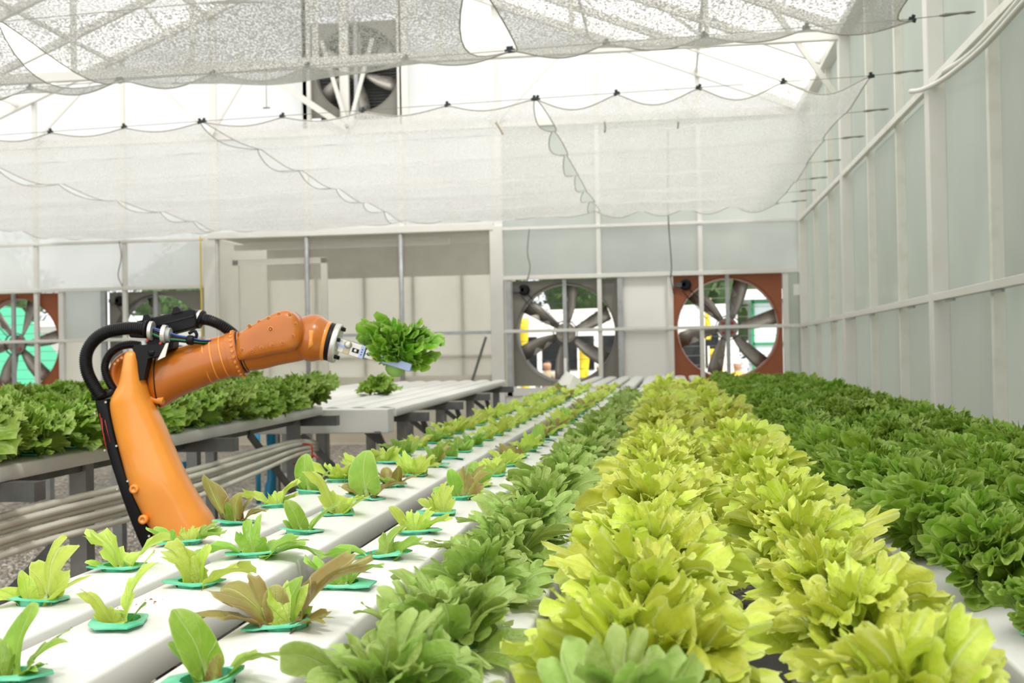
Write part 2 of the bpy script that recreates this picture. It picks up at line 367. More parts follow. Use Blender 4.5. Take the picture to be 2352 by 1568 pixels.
# lower panels between fans
for (x0,x1) in ((-.64,.0),(-8.33,-7.78)):
    rect_pane(x0,x1,.7,1.465,M_board if x0>-1 else M_beige); rect_pane(x0,x1,1.465,2.17,M_board if x0>-1 else M_paneb)
rect_pane(1.47,1.70,.7,1.465,M_pane); rect_pane(1.47,1.70,1.465,2.17,M_pane)
# low wall under the fans
for x0,x1 in ((XL,-6.2),(-2.2,XW)):
    MB().box((x0,.0,-.02),(x1,.08,.62)).build('low_wall',M_board,wb)
    MB().box((x0,-.03,.62),(x1,.06,.72)).build('sill',M_frame,wb)
# gable panes
gap=(-4.74,-3.51,4.35,5.75)
for i in range(10):
    x1=XM[i] if i<10 else XL; x0=XM[i+1] if i<9 else XL
    for (a,c) in ([(x0,x1)] if not (x0<RX<x1) else [(x0,RX),(RX,x1)]):
        if a<gap[1]+.2 and c>gap[0]-.2:
            # around the gable fan: strips above, below
            lo,hi=max(a,gap[0]),min(c,gap[1])
            if a<gap[0]-.03: vs=[(a,gap[0])]
            elif c>gap[1]+.03: vs=[(gap[1],c)]
            else: vs=[]
            for (p,q) in vs:
                MB().add([(p,.03,EAVE),(q,.03,EAVE),(q,.03,roofz(q)),(p,.03,roofz(p))],[(0,1,2,3)]).build('pane',M_panew,wb)
            if hi>lo: MB().add([(lo,.03,gap[3]),(hi,.03,gap[3]),(hi,.03,roofz(hi)),(lo,.03,roofz(lo))],[(0,1,2,3)]).build('pane',M_panew,wb)
            continue
        MB().add([(a,.03,EAVE),(c,.03,EAVE),(c,.03,roofz(c)),(a,.03,roofz(a))],[(0,1,2,3)]).build('pane',M_panew,wb)
MB().box((gap[0],.03,EAVE),(gap[1],.04,gap[2])).build('pane',M_panew,wb)
# mullions and posts
for i in range(0,10):
    x=XM[i]
    zlo=2.86 if i in (4,5) else 0
    zhi=roofz(x) if i>0 else EAVE
    w=.05 if i in (0,3,6) else .028
    MB().box((x-w,-.03,zlo),(x+w,.03,zhi)).build('mullion' if w<.04 else 'post',M_frame,wb)
MB().box((RX-.06,-.035,EAVE),(RX+.06,.03,RZ)).build('post',M_frame,wb)
MB().box((-2.33,-.06,0),(-2.16,.05,2.86),bev=.006).build('post',M_frame,wb)
MB().box((-6.27,-.06,0),(-6.10,.05,2.86),bev=.006).build('post',M_frame,wb)
for (x0,x1,z,h) in ((XL,-6.2,2.165,.05),(-2.2,XW,2.165,.055),(XL,-6.2,2.81,.04),(-2.2,XW,2.81,.04),(XL,-6.2,1.465,.042),(-2.2,XW,1.465,.042)):
    MB().box((x0,-.045,z-h/2),(x1,-.0,z+h/2),bev=.004).build('rail',M_frame,wb)
MB().box((XL,-.05,EAVE-.05),(XW,.03,EAVE+.05)).build('eave_beam',M_frame,wb)
for f,(x0,x1) in FANS.items():
    for x in (x0-.035,x1+.035): MB().box((x-.035,-.03,.62),(x+.035,.04,2.15)).build('fan_post',M_galv if f in 'AC' else M_frame,wb)
for x0,x1 in ((-4.87,gap[0]),(gap[1],-3.40)): MB().box((x0,-.03,EAVE),(x1,.03,6.2)).build('post',M_frame,wb)
# gable rafters and web
for sgn in (0,1):
    a=(XW,0,EAVE) if sgn==0 else (XL,0,EAVE)
    MB().bar((a[0],-.06,a[2]+.02),(RX,-.06,RZ),.07,.10).build('rafter',M_frame,wb)
web=[(-2.2,EAVE,-2.75,5.5,.035),(-2.2,EAVE,-1.15,5.25,.035),(-6.12,EAVE,-7.3,5.4,.035),(-6.12,EAVE,-5.35,5.4,.035),
     (-4.2,EAVE,-4.55,5.4,.05),(-4.2,EAVE,-3.85,5.4,.05),(-4.2,EAVE,-5.75,5.3,.085),(-.65,5.1,.42,EAVE,.03),(-8.7,EAVE,-7.55,5.3,.04)]
for x0,z0,x1,z1,w in web: MB().bar((x0,-.1,z0),(x1,-.1,z1),w,.03,up=(0,1,0)).build('web_brace',M_frame,wb)
# front wall behind the camera
wf=empty('wall_front',(0,-3,0),0,'white film end wall behind the viewer','wall',kind='structure')
MB().add([(XL,0,0),(XW,0,0),(XW,0,EAVE),(RX,0,RZ),(XL,0,EAVE)],[(0,1,2,3,4)]).build('pane',M_panew,wf)
# ---- ceiling: roof film, rafters, purlins, trusses
ce=empty('ceiling',(0,0,EAVE),0,'white film roof on steel rafters, purlins and trusses','roof',kind='structure')
for s in (0,1):
    xe=XW if s==0 else XL
    for k in range(15):
        y0=-3+18*k/15; y1=-3+18*(k+1)/15
        MB().add([(xe,y0,.06),(RX,y0,RZ-EAVE+.06),(RX,y1,RZ-EAVE+.06),(xe,y1,.06)],[(0,1,2,3)]).build('roof_sheet',M_roof,ce)
    for k in range(13):
        y=YB-PR*(k+.99)
        MB().bar((xe,y,0),(RX,y,RZ-EAVE),.06,.09).build('rafter',M_frame,ce)
    for t in (.22,.45,.68,.9):
        x=xe+(RX-xe)*t; z=(RZ-EAVE)*t+.02
        MB().bar((x,-3,z),(x,YB,z),.035,.05).build('purlin',M_frame,ce)
for y in (11.29,7.58,3.87):
    MB().bar((XL,y,-.05),(XW,y,-.05),.08,.10).build('tie_beam',M_frame,ce)
    for i,x in enumerate([XW-P*k for k in range(1,9)]):
        z=roofz(x)-EAVE-.03
        MB().bar((x,y,-.03),(x,y,z),.05,.05).build('truss_web',M_frame,ce)
        if i%2==0: MB().bar((x,y,-.03),(x-P,y,roofz(x-P)-EAVE-.03),.03,.03).build('truss_web',M_frame,ce)
    MB().bar((1.62,y,-.65),(1.05,y,.22),.05,.05).build('knee_brace',M_frame2,ce)

# ---- vestibule behind clear sheets (in the middle of the back wall)
M_porchc=mat('porch_ceiling_board',(.50,.48,.41),.7,var=(4,(.40,.37,.31),.4,.8))
ve=empty('trim_1',(0,YB,0),0,'recessed entrance porch behind clear plastic sheets and two round poles','porch',kind='structure')
X0,X1=-6.09,-2.33
rect_pane(X0,-4.86,0.02,2.80,M_clear,y=.0,par=ve); rect_pane(-4.79,-3.56,0.02,2.80,M_clear,y=.0,par=ve); rect_pane(-3.5,X1,0.02,2.80,M_clear,y=.0,par=ve)
MB().box((-6.2,-.07,2.80),(X1+.05,.03,2.90),bev=.006).build('header_beam',M_frame,ve)
for x in (-4.825,-3.53): MB().tube([(x,-.03,0),(x,-.03,2.82)],.032,12).build('round_pole',M_galv,ve)
MB().box((X0,-.02,1.44),(X1,.0,1.48)).build('rail',M_galv,ve)
MB().box((X0,.05,2.82),(X1,2.0,2.86)).build('porch_ceiling',M_porchc,ve)
for x in (X0-.06,X1+.02): MB().box((x,.05,0),(x+.04,2.0,2.82)).build('side_panel',M_beige,ve)
for k in range(5):
    xa=X0+(X1-X0)*k/5; MB().box((xa+.02,2.0,0),(xa+(X1-X0)/5-.02,2.01,2.82)).build('back_panel',M_beige,ve)
    MB().box((xa-.03,2.02,0),(xa+.03,2.06,2.82)).build('stud',M_frame2,ve)
MB().box((X0,1.93,2.36),(X1,1.97,2.84)).build('back_fascia',M_porchc,ve); MB().box((X0,2.02,1.12),(X1,2.06,1.17)).build('rail',M_frame2,ve)
MB().box((X0,.6,2.7),(-3.0,.66,2.78)).build('ceiling_tube',M_frame,ve)
# door frame on the left of the porch
dr=empty('door_1',(-5.9,YB+.12,0),0,'plain beige plastic door in a white frame inside the porch','door',kind='structure')
MB().box((-.03,0,0),(.05,.06,2.52)).build('door_frame',M_framep,dr); MB().box((1.22,0,0),(1.30,.06,2.52)).build('door_frame',M_framep,dr)
MB().box((-.03,0,2.45),(1.30,.06,2.53)).build('door_frame',M_framep,dr); MB().box((.06,.02,0),(1.21,.03,2.44)).build('door_leaf',M_clear,dr)
MB().bar((-2.40,-.05,1.4),(-2.62,-.05,.75),.03,.03,up=(0,1,0)).build('brace',M_dark,ve)
MB().box((X0-.2,.0,-.02),(X1+.2,.1,.22)).build('threshold_wall',mat('cream_low_wall',(.66,.60,.48),.8),ve)
MB().box((X0,.02,0.2),(X1,.05,.9)).build('low_sheet',M_beige,ve)

# ---- switch plate on the back wall by the corner, hanging cables
tag(MB().box((1.56,YB-.02,1.85),(1.66,YB+.0,1.99),bev=.004).build('switch_box',M_white),'small grey switch box on the narrow panel between right fan and corner post','switch box')
tag(MB().tube(smooth_path([(.02,YB-.06,4.0),(.0,YB-.06,3.0),(.03,YB-.06,2.3),(.02,YB-.06,2.1),(.05,YB-.06,1.9)]),.006,6).build('power_cable',M_black),'thin black cable hanging down to the motor of the brown fan','cable')
tag(MB().tube(smooth_path([(-1.80,YB-.06,2.8),(-1.83,YB-.06,2.5),(-1.80,YB-.06,2.3),(-1.84,YB-.06,2.12)]),.007,6).build('power_cable',M_wire),'thin grey cable hanging above the grey fan beside the porch','cable')
tag(MB().tube(smooth_path([(-7.48,YB-.06,2.82),(-7.45,YB-.06,2.6),(-7.50,YB-.06,2.35),(-7.44,YB-.06,2.2)]),.007,6).build('power_cable',M_wire),'thin grey cable hanging over the fan left of the porch','cable')
tag(MB().tube([(-6.3,YB-.075,.4),(-6.3,YB-.075,2.85)],.012,8).build('conduit',mat('yellow_conduit',(.55,.40,.03),.5)),'thin yellow conduit running up the post left of the porch','conduit')

# ================================================================== fans
def make_fan(xc,zc,w,platem,slatm,label,blades=6,sq=True,motor=True,slat_n=11,ph=0,dia=.655,kind='fan'):
    t=empty('exhaust_fan',(xc,YB+.06,zc-w/2),0,label,'fan')
    h=w/2; n=48; y=.03
    mb=MB()
    # square plate with a round hole
    sqp=[]; 
    for j in range(n):
        g=2*PI*j/n; c,s=math.cos(g),math.sin(g); k=h/max(abs(c),abs(s)); sqp.append((c*k,s*k))
    for yy in (y,y+.02):
        vs=[(a,yy,b+h) for a,b in sqp]+[(dia*math.cos(2*PI*j/n),yy,dia*math.sin(2*PI*j/n)+h) for j in range(n)]
        mb.add(vs,[(j,(j+1)%n,n+(j+1)%n,n+j) for j in range(n)])
    mb.build('fan_plate',platem,t)
    rg=MB(); ring=[]
    for yy,r in ((-.005,dia+.012),(-.005,dia),(.25,dia-.02),(.25,dia-.008)): ring.append([(r*math.cos(2*PI*j/n),yy+y,r*math.sin(2*PI*j/n)+h) for j in range(n)])
    rg.loft(ring,cap=False); rg.build('fan_ring',platem,t)
    MB().box((-.025,-.02,0),(.025,.02,w)).build('support_post',M_galv,t)
    # hub
    MB().lathe([(.13,0),(.135,.03),(.12,.05),(.05,.06),(.05,.12)],(0,.06,h),(0,1,0),20).build('hub',M_blade,t)
    for k in range(4):
        g=PI/4+k*PI/2; MB().lathe([(.022,0),(.018,.02)],(.085*math.cos(g),.055,h+.085*math.sin(g)),(0,-1,0),8).build('hub_plug',M_gold if platem is M_greyp else M_red,t)
    # belt pulley wheel: thin ring with spokes
    pr=[]; R=.15
    for (dr,dy) in ((.0,-.012),(.014,-.012),(.014,.012),(0,.012),(0,-.012)): pr.append([((R+dr)*math.cos(2*PI*j/24),.03+dy,(R+dr)*math.sin(2*PI*j/24)+h) for j in range(24)])
    MB().loft(pr,cap=False).build('belt_wheel',M_dark,t)
    me=None
    for k in range(blades):
        if me is None:
            rings=[]
            for u in (0,.2,.5,.8,1):
                r=.11+u*(dia-.14); wd=.05+.065*math.sin(min(1,u*1.15)*PI*.62); tw=rad(52-26*u)
                ring=[]
                for q,th in ((-1,0),(-.3,.006),(1,0),(-.3,-.006)):
                    a=q*wd; sw=.05*u*u
                    ring.append((r,math.sin(tw)*a*.7+th,math.cos(tw)*a+sw))
                rings.append(ring)
            me=MB().loft(rings).mesh('blade',M_blade)
        o=link('blade',me,t,(0,.12,h)); o.rotation_euler=(0,-(ph+2*PI*k/blades),0)
    for k in range(slat_n):
        z=w*(k+.7)/slat_n
        MB().bar((-h,.34,z),(h,.34,z),.05,.006).build('louvre_slat',slatm,t)
    if motor:
        MB().lathe([(.05,0),(.075,.02),(.075,.16),(.05,.18)],(-h+.16,-.03,w-.12),(0,1,0),16).build('motor',M_black,t)
        MB().bar((-h+.02,.0,w-.12),(-h+.16,.0,w-.12),.06,.05).build('motor_bracket',M_dark,t)
        MB().tube([(-h+.20,.02,w-.17),(-.11,.02,h+.11)],.006,6).build('drive_belt',M_black,t)
        MB().tube([(-h+.12,.02,w-.20),(-.12,.02,h-.05)],.004,6).build('drive_belt',M_black,t)
    return t
make_fan(-1.365,1.435,1.39,M_greyp,M_slatd,'large exhaust fan with grey plate beside the entrance porch',ph=.35)
make_fan(.735,1.455,1.38,M_brown,M_slat,'large exhaust fan with brown plate next to the right corner',ph=.15)
make_fan(-7.015,1.43,1.39,M_greyp,M_slatd,'exhaust fan with grey plate just left of the porch, behind the robot hoses',ph=.6)
make_fan(-9.12,1.43,1.42,M_brown,M_slat,'exhaust fan with brown plate at the left edge, green tarp behind it',ph=.1)
gf=make_fan(-4.125,5.05,1.28,M_greyp,M_slatd,'exhaust fan with pale blades high in the white gable',ph=.55,slat_n=30,motor=False,dia=.59,blades=6)
for ch in gf.children:
    if ch.name.startswith('blade'): ch.scale=(1,1,1)
MB().box((-.61,.36,0),(.61,.37,1.22)).build('shutter_backing',M_slatd,gf)

# ================================================================== outside, seen through the fans
M_pave=mat('pale_paving',(.42,.41,.38),.9,var=(2,(.34,.33,.30),.4,.7))
gr=MB().box((-40,YB+2.35,-.6),(30,70,-.5)).build('ground',M_pave); tag(gr,'pale paved yard outside beyond the back wall','ground',kind='structure')
gr2=MB().box((XW+.15,-8,-.6),(30,YB+2.3,-.5)).build('ground',M_pave); tag(gr2,'pale paved strip outside along the right wall','ground',kind='structure')
gr3=MB().box((-40,-8,-.6),(XL-.25,YB+2.3,-.5)).build('ground',M_pave); tag(gr3,'pale paved strip outside along the left wall','ground',kind='structure')
nb=MB().box((4.2,-8,-.5),(4.35,15,2.3)).build('light_blocking_wall',mat('grey_green_light_blocker',(.30,.32,.27),.9,var=(1.2,(.20,.23,.17),.4,.7))); tag(nb,'added grey-green wall outside the right panels, cutting light to their lower part','wall',kind='structure')  # added wall, blocks outside light so the lower right panes look darker
M_folg=mat('tree_foliage',(.035,.075,.02),.7,var=(3,(.07,.13,.035),.4,.65)); M_bark=mat('bark',(.10,.07,.045),.9)
def leafy_tree(x,y,h,r,seed,label):
    rn=random.Random(seed); t=empty('tree',(x,y,-.5),0,label,'tree',group='trees beyond the yard')
    MB().tube([(0,0,0),(.1,0,h*.3),(0,.1,h*.55)],[.16,.13,.08],8).build('trunk',M_bark,t)
    R=np.random.default_rng(seed); n=2600
    d=R.normal(size=(n,3)); d/=np.linalg.norm(d,axis=1)[:,None]; rr=R.uniform(.55,1,n)**.5
    blob=1+.22*np.sin(d[:,0]*5+seed)*np.sin(d[:,1]*4)+.15*np.sin(d[:,2]*7)
    c=d*(rr*blob)[:,None]*np.array([r,r,h*.42])+np.array([0,0,h*.60])
    a=R.normal(size=(n,3)); a/=np.linalg.norm(a,axis=1)[:,None]; b=np.cross(a,d); s=R.uniform(.07,.16,n)[:,None]
    v=np.stack([c-a*s,c+b*s*.5,c+a*s,c-b*s*.5],1).reshape(-1,3)
    me=bpy.data.meshes.new('foliage'); me.from_pydata(v.tolist(),[],[(4*i,4*i+1,4*i+2,4*i+3) for i in range(n)]); me.materials.append(M_folg)
    o=link('foliage',me,t); o['kind']='stuff'
    MB().lathe([(.001,h*.22),(r*.5,h*.35),(r*.75,h*.6),(r*.5,h*.85),(.001,h*.98)],(0,0,0),(0,0,1),12).build('inner_foliage',M_folg,t)
TL=['dark tree outside seen through the grey fan beside the porch','dark tree outside above the white minibus','dark tree outside seen through the brown fan near the corner','dark tree outside behind the glass kiosk','dark tree outside left of the porch','dark tree outside behind the green tarp','dark tree outside beyond the entrance porch']
for k,(x,y,h,r) in enumerate([(-5.6,30,5.6,2.1),(-2.2,36,6.6,2.5),(.9,29.5,5.6,2.2),(4.9,35,6.2,2.4),(-14.6,34,5.5,2.4),(-20,31,5.6,2.4),(-10,36,6,2.5)]): leafy_tree(x,y,h,r,k+1,TL[k])
# white minibus
M_van=mat('white_vehicle_paint',(.82,.82,.80),.25,coat=.4); M_glass=mat('dark_vehicle_glass',(.015,.018,.02),.08); M_tyre=mat('tyre',(.015,.015,.015),.8)
vn=empty('minibus',(-1.3,23,-.5),0,'white minibus with dark windows parked outside behind the fans','minibus')
prof=[(-2.6,.35),(-2.62,1.0),(-2.5,1.5),(-2.15,2.35),(-1.9,2.5),(2.35,2.55),(2.55,2.4),(2.6,.35)]
b_=MB(); rings=[[(x,yy,z) for x,z in prof] for yy in (-.95,.95)]; b_.loft(rings,smooth=False); b_.build('body',M_van,vn)
for x0,x1 in ((-2.2,-1.25),(-1.15,-.15),(-.05,.95),(1.05,2.2)): MB().box((x0,-.97,1.35),(x1,-.94,2.0),bev=.005).build('window',M_glass,vn)
for x in (-1.7,1.7):
    for yy in (-.98,.75): MB().lathe([(.2,0),(.36,.02),(.36,.2),(.2,.22)],(x,yy,.36),(0,1,0),20).build('wheel',M_tyre,vn)
MB().box((-2.6,-.97,.75),(2.6,-.95,.83)).build('side_trim',M_dark,vn)
# kiosk with green frames
ki=empty('kiosk',(3.0,24,-.5),0,'white glass kiosk with green window frames outside the brown fan','kiosk')
M_gfr=mat('green_frame',(.02,.25,.10),.5)
MB().box((-1.35,0,0),(1.6,2,.9)).build('base_wall',M_van,ki); MB().box((-1.3,.02,.9),(1.55,1.9,2.7)).build('glazing',mat('pale_blue_glass',(.60,.72,.74),.15),ki); MB().box((-1.55,-.2,2.7),(1.8,2.2,2.9)).build('roof',M_van,ki)
for x in (-1.33,-.4,.55,1.55): MB().box((x-.03,-.02,.9),(x+.03,.03,2.7)).build('window_frame',M_gfr,ki)
for z in (.9,1.8,2.65): MB().box((-1.33,-.02,z-.025),(1.55,.03,z+.025)).build('window_frame',M_gfr,ki)
# yellow banners
M_yel=mat('yellow_banner',(.80,.60,.03),.6)
for x,y,z0,z1,w,lab in ((-2.35,18.5,.15,1.75,.13,'tall yellow banner outside at the left side of the grey fan'),(-1.45,19.5,.2,1.3,.17,'yellow banner outside at the hub of the grey fan'),(.62,19.5,1.35,2.05,.09,'narrow yellow banner high behind the brown fan'),(.78,20,.2,1.2,.24,'wide yellow banner low behind the brown fan')):
    t=empty('banner',(x,y,-.5),0,lab,'banner')
    MB().tube([(-w/2-.02,0,0),(-w/2-.02,0,z1+.55)],.015,8).build('pole',M_frame,t)
    k=MB(); n=8; vs=[]
    for i in range(n+1):
        z=z0+.5+(z1-z0)*i/n; vs+=[(-w/2,0,z),(w/2+.02*math.sin(i),.03*math.sin(i*1.3),z),(w/2+.02*math.sin(i),.03*math.sin(i*1.3)+.006,z),(-w/2,.006,z)]
    k.loft([vs[4*i:4*i+4] for i in range(n+1)]).build('cloth',M_yel,t)
# green tarp, white stall tent
t=empty('tarpaulin',(-12.75,20.5,-.5),0,'bright green tarpaulin tent outside the leftmost fan','tarpaulin'); M_tarp=mat('green_tarp',(.06,.38,.22),.5,bump=(4,.5))
k=MB(); k.add([(-1.4,0,1.3),(1.0,0,1.0),(.15,.6,2.75),(-1.2,.6,2.95),(1.0,1.6,1.0),(-1.4,1.6,1.3)],[(0,1,2,3),(3,2,4,5),(1,4,2)]); o=fixn(k.build('sheet',M_tarp,t)); sm=o.modifiers.new('thick','SOLIDIFY'); sm.thickness=.01
for x,y,h in ((-1.4,0,1.3),(1.0,0,1.0),(1.0,1.6,1.0),(-1.4,1.6,1.3),(.15,.6,2.7),(-1.2,.6,2.9)): MB().tube([(x,y,0),(x,y,h)],.025,8).build('pole',M_dark,t)
for x,y,w,lab in ((-9.2,23,3.4,'white stall wall outside behind the fan left of the porch'),(-13.2,25,3.2,'white stall wall outside behind the leftmost fan')):
    t=empty('stall',(x,y,-.5),0,lab,'stall'); MB().box((-w/2,0,0),(w/2,.05,2.55)).build('wall_sheet',M_van,t); MB().box((-w/2-.1,-.6,2.5),(w/2+.1,.8,2.6)).build('roof',M_van,t)
    for q in (-w/2,0,w/2): MB().tube([(q,-.1,0),(q,-.1,2.5)],.03,8).build('pole',M_galv,t)
    MB().box((-w/2+.1,-.35,.8),(w/2-.2,-.05,.85)).build('counter',M_van,t)

# people (outside / behind the sheets)
def person(loc, rz, h, shirt, trous, hair, label, armpose=0):
    v=[(0,0,.53),(0,.0,.62),(0,.0,.72),(0,0,.80),(0,0,.845),(0,-.008,.89),(0,-.012,.945),
       (-.095,0,.80),(-.125,.0,.64),(-.12,-.05,.50),(-.115,-.07,.45),(.095,0,.80),(.125,.0,.64),(.12,-.05,.50),(.115,-.07,.45),
       (-.05,0,.50),(-.055,0,.27),(-.055,.01,.04),(-.06,-.07,.012),(.05,0,.50),(.055,0,.27),(.055,.01,.04),(.06,-.07,.012)]
    if armpose:
        v[13]=(.13,-.12,.60); v[14]=(.10,-.17,.66)
    rr=[.075,.068,.075,.06,.032,.05,.058,.042,.030,.022,.024,.042,.030,.022,.024,.055,.036,.024,.022,.055,.036,.024,.022]
    e=[(0,1),(1,2),(2,3),(3,4),(4,5),(5,6),(3,7),(7,8),(8,9),(9,10),(3,11),(11,12),(12,13),(13,14),(0,15),(15,16),(16,17),(17,18),(0,19),(19,20),(20,21),(21,22)]
    me=bpy.data.meshes.new('body_skeleton'); me.from_pydata([(a*h,b*h,c*h) for a,b,c in v],e,[])
    ob=bpy.data.objects.new('tmp',me); COL.objects.link(ob); sk=ob.modifiers.new('s','SKIN')
    for i,q in enumerate(me.skin_vertices[0].data): q.radius=(rr[i]*h,rr[i]*h*.8)
    me.skin_vertices[0].data[0].use_root=True
    sb=ob.modifiers.new('b','SUBSURF'); sb.levels=1; sb.render_levels=1
    dg=bpy.context.evaluated_depsgraph_get(); nm=bpy.data.meshes.new_from_object(ob.evaluated_get(dg)); bpy.data.objects.remove(ob)
    nm.materials.clear()
    for q in (mat('skin',(.45,.27,.17),.6),shirt,trous): nm.materials.append(q)
    for p in nm.polygons:
        z=p.center.z/h; p.use_smooth=True
        p.material_index=0 if (z>.835 or (abs(p.center.x)>.1*h and z<.55)) else (1 if z>.5 else 2)
    t=empty('person',loc,rz,label,'person'); link('body',nm,t)
    MB().lathe([(.001,.0),(.045,.008),(.064,.035),(.058,.075),(.03,.095),(.001,.1)],(0,.008*h,.895*h),(0,0,1),14).build('hair',hair,t).scale=(1,1,1)
    return t
Mh=mat('dark_hair',(.02,.015,.012),.6); Mwh=mat('cream_jacket',(.70,.66,.55),.7); Mje=mat('blue_jeans',(.04,.09,.22),.8); Mgy=mat('grey_clothes',(.12,.15,.17),.8); Mor=mat('yellow_shirt',(.75,.50,.04),.7)
person((-2.95,YB+2.6,-.5),.2,1.85,Mgy,Mgy,Mh,'person in dark grey clothes standing behind the right end of the porch panels')
person((-1.15,19.0,-.5),.3,1.56,Mwh,Mje,mat('white_hat',(.75,.73,.66),.7),'person in cream jacket and blue jeans outside the grey fan',1)
person((-2.05,19.2,-.5),-.4,1.62,mat('khaki_shirt',(.34,.30,.20),.8),Mgy,Mh,'dark haired person in khaki shirt outside the grey fan')
person((1.12,20.0,-.5),.1,1.55,Mor,mat('white_trousers',(.7,.7,.7),.8),Mwh,'person in yellow shirt outside the brown fan')

# ================================================================== growing benches
HOLE=.029
def channel_profile(w,h):
    a=.040; c=w/2
    L=[(-c+.003,-h),(-c,-h+.003),(-c,-.0125),(-c+.0015,-.0085),(-c+.006,-.0068),(-a,-.002)]
    return L, [(-x,z) for x,z in L[::-1]], a
def channel(name_label, xc, y0, y1, z0, slope, holes, w=.145, h=.052, cat='growing channel', group=None, m=None):
    L,R,a=channel_profile(w,h)
    t=MB()
    def ex(pts,ya,yb):
        n=len(pts); vs=[(x,y,z+slope*(y-y0)) for y in (ya,yb) for x,z in pts]
        t.add(vs,[(i,n+i,n+i+1,i+1) for i in range(n-1)],True)
    ex(L,y0,y1); ex(R,y0,y1)
    # bottom
    t.add([(L[0][0],y0,-h),(R[-1][0],y0,-h),(R[-1][0],y1,-h+slope*(y1-y0)),(L[0][0],y1,-h+slope*(y1-y0))],[(0,1,2,3)])
    for yy in (y0,y1):
        pr=L+R; zz=slope*(yy-y0); t.add([(x,yy,z+zz) for x,z in pr],[tuple(range(len(pr))) if yy==y1 else tuple(range(len(pr)))[::-1]])
    # top strip with round holes; arched crest
    def zt(x): return .0015*(1-(x/a)**2)-.002*(x/a)**2
    cur=y0
    for hy in sorted(holes)+[None]:
        e=(hy-a) if hy is not None else y1
        if e>cur+1e-4:
            xs=[-a,-a/2,0,a/2,a]; vs=[(x,y,zt(x)+slope*(y-y0)) for y in (cur,e) for x in xs]
            t.add(vs,[(i,i+1,6+i,5+i) for i in range(4)],True)
        if hy is None: break
        n=24; sq=[]
        for j in range(n):
            g=2*PI*j/n+PI/4; c_,s_=math.cos(g),math.sin(g); k=a/max(abs(c_),abs(s_)); sq.append((c_*k,s_*k))
        vs=[(x,hy+y,zt(x)+slope*(hy+y-y0)) for x,y in sq]+[(HOLE*math.cos(2*PI*j/n+PI/4),hy+HOLE*math.sin(2*PI*j/n+PI/4),.0012+slope*(hy-y0)) for j in range(n)]+[(HOLE*math.cos(2*PI*j/n+PI/4),hy+HOLE*math.sin(2*PI*j/n+PI/4),-.006+slope*(hy-y0)) for j in range(n)]
        t.add(vs,[(j,(j+1)%n,n+(j+1)%n,n+j) for j in range(n)],True); t.add(vs[n:],[(j,(j+1)%n,n+(j+1)%n,n+j) for j in range(n)])
        cur=hy+a
    o=t.build('growing_channel',m or M_chan,None,(xc,0,z0))
    tag(o,name_label,cat,group); return o
ZT=.822
YS2=[1.127+.24*k for k in range(-2,35)]; YS1=[1.242+.24*k for k in range(-3,34)]
XC={1:-.866,2:-.692,3:-.476,4:-.25,5:-.03,6:.205,7:.425,8:.64,9:.86}
YEND=9.7
chl={1:'white growing channel of lime seedlings on the outer left edge of the main bench',2:'white growing channel of seedlings second from the left edge of the main bench',3:'white growing channel of seedlings beside the green oak lettuces',4:'white growing channel under the row of green oak lettuces',5:'white growing channel under the light lettuces next to the oak lettuces',6:'white growing channel under the light lettuces, bare end in the foreground',7:'white growing channel between light lettuces and dark frilled lettuces',8:'white growing channel under the second row of dark frilled lettuces',9:'white growing channel under the dark frilled lettuces nearest the right wall'}
HY={}
SM=.0045
zm=lambda y: ZT+SM*(y-1.5)
for k,x in XC.items():
    ys=YS1 if k in (1,4,6,8) else YS2
    HY[k]=[y for y in ys if .5<y<YEND-.1]
    channel(chl[k],x,.28,YEND,zm(.28),SM,HY[k],w=.145)
# bench frame of the main bench
bf=empty('bench_frame',(0,0,0),0,'dark grey steel frame carrying the main growing bench','frame')
ZB=ZT-.052
for y in (.75,1.62,2.62,3.9,5.3,6.8,8.3,9.5):
    d=SM*(y-1.5); MB().box((-.945,y-.025,ZB-.062+d),(.96,y+.025,ZB-.002+d)).build('cross_beam',M_dark,bf)
for y in (.75,2.62,5.3,8.3,9.5):
    for x in (-.62,.66):
        MB().box((x-.03,y-.03,0),(x+.03,y+.03,ZB-.06+SM*(y-1.5))).build('leg',M_dark,bf)
for x in (-.62,.66): MB().bar((x,.75,ZB-.082-.003),(x,9.5,ZB-.082+SM*8),.04,.036).build('side_beam',M_dark,bf)
tag(MB().tube([(-.98,4.62,ZT-.09),(-.3,4.62,ZT-.09)],.014,10).build('blue_pipe',M_pvcb),'short blue pipe crossing under the main bench between channels','pipe')
# far continuation bench with empty channels
for i,x in enumerate([-.86,-.70,-.54,-.38,-.22,-.06,.10,.26]):
    channel('empty white channel of the far bench by the back fans, %s from the left'%ordn(i),x,10.0,13.7,.868,.003,[],w=.115)
fb=empty('bench_frame',(0,0,0),0,'dark steel frame of the far empty bench by the back fans','frame')
for y in (10.3,11.8,13.4):
    MB().box((-.95,y-.025,.753),(.4,y+.025,.815)).build('cross_beam',M_dark,fb)
    for x in (-.85,.3): MB().box((x-.025,y-.025,0),(x+.025,y+.025,.753)).build('leg',M_dark,fb)
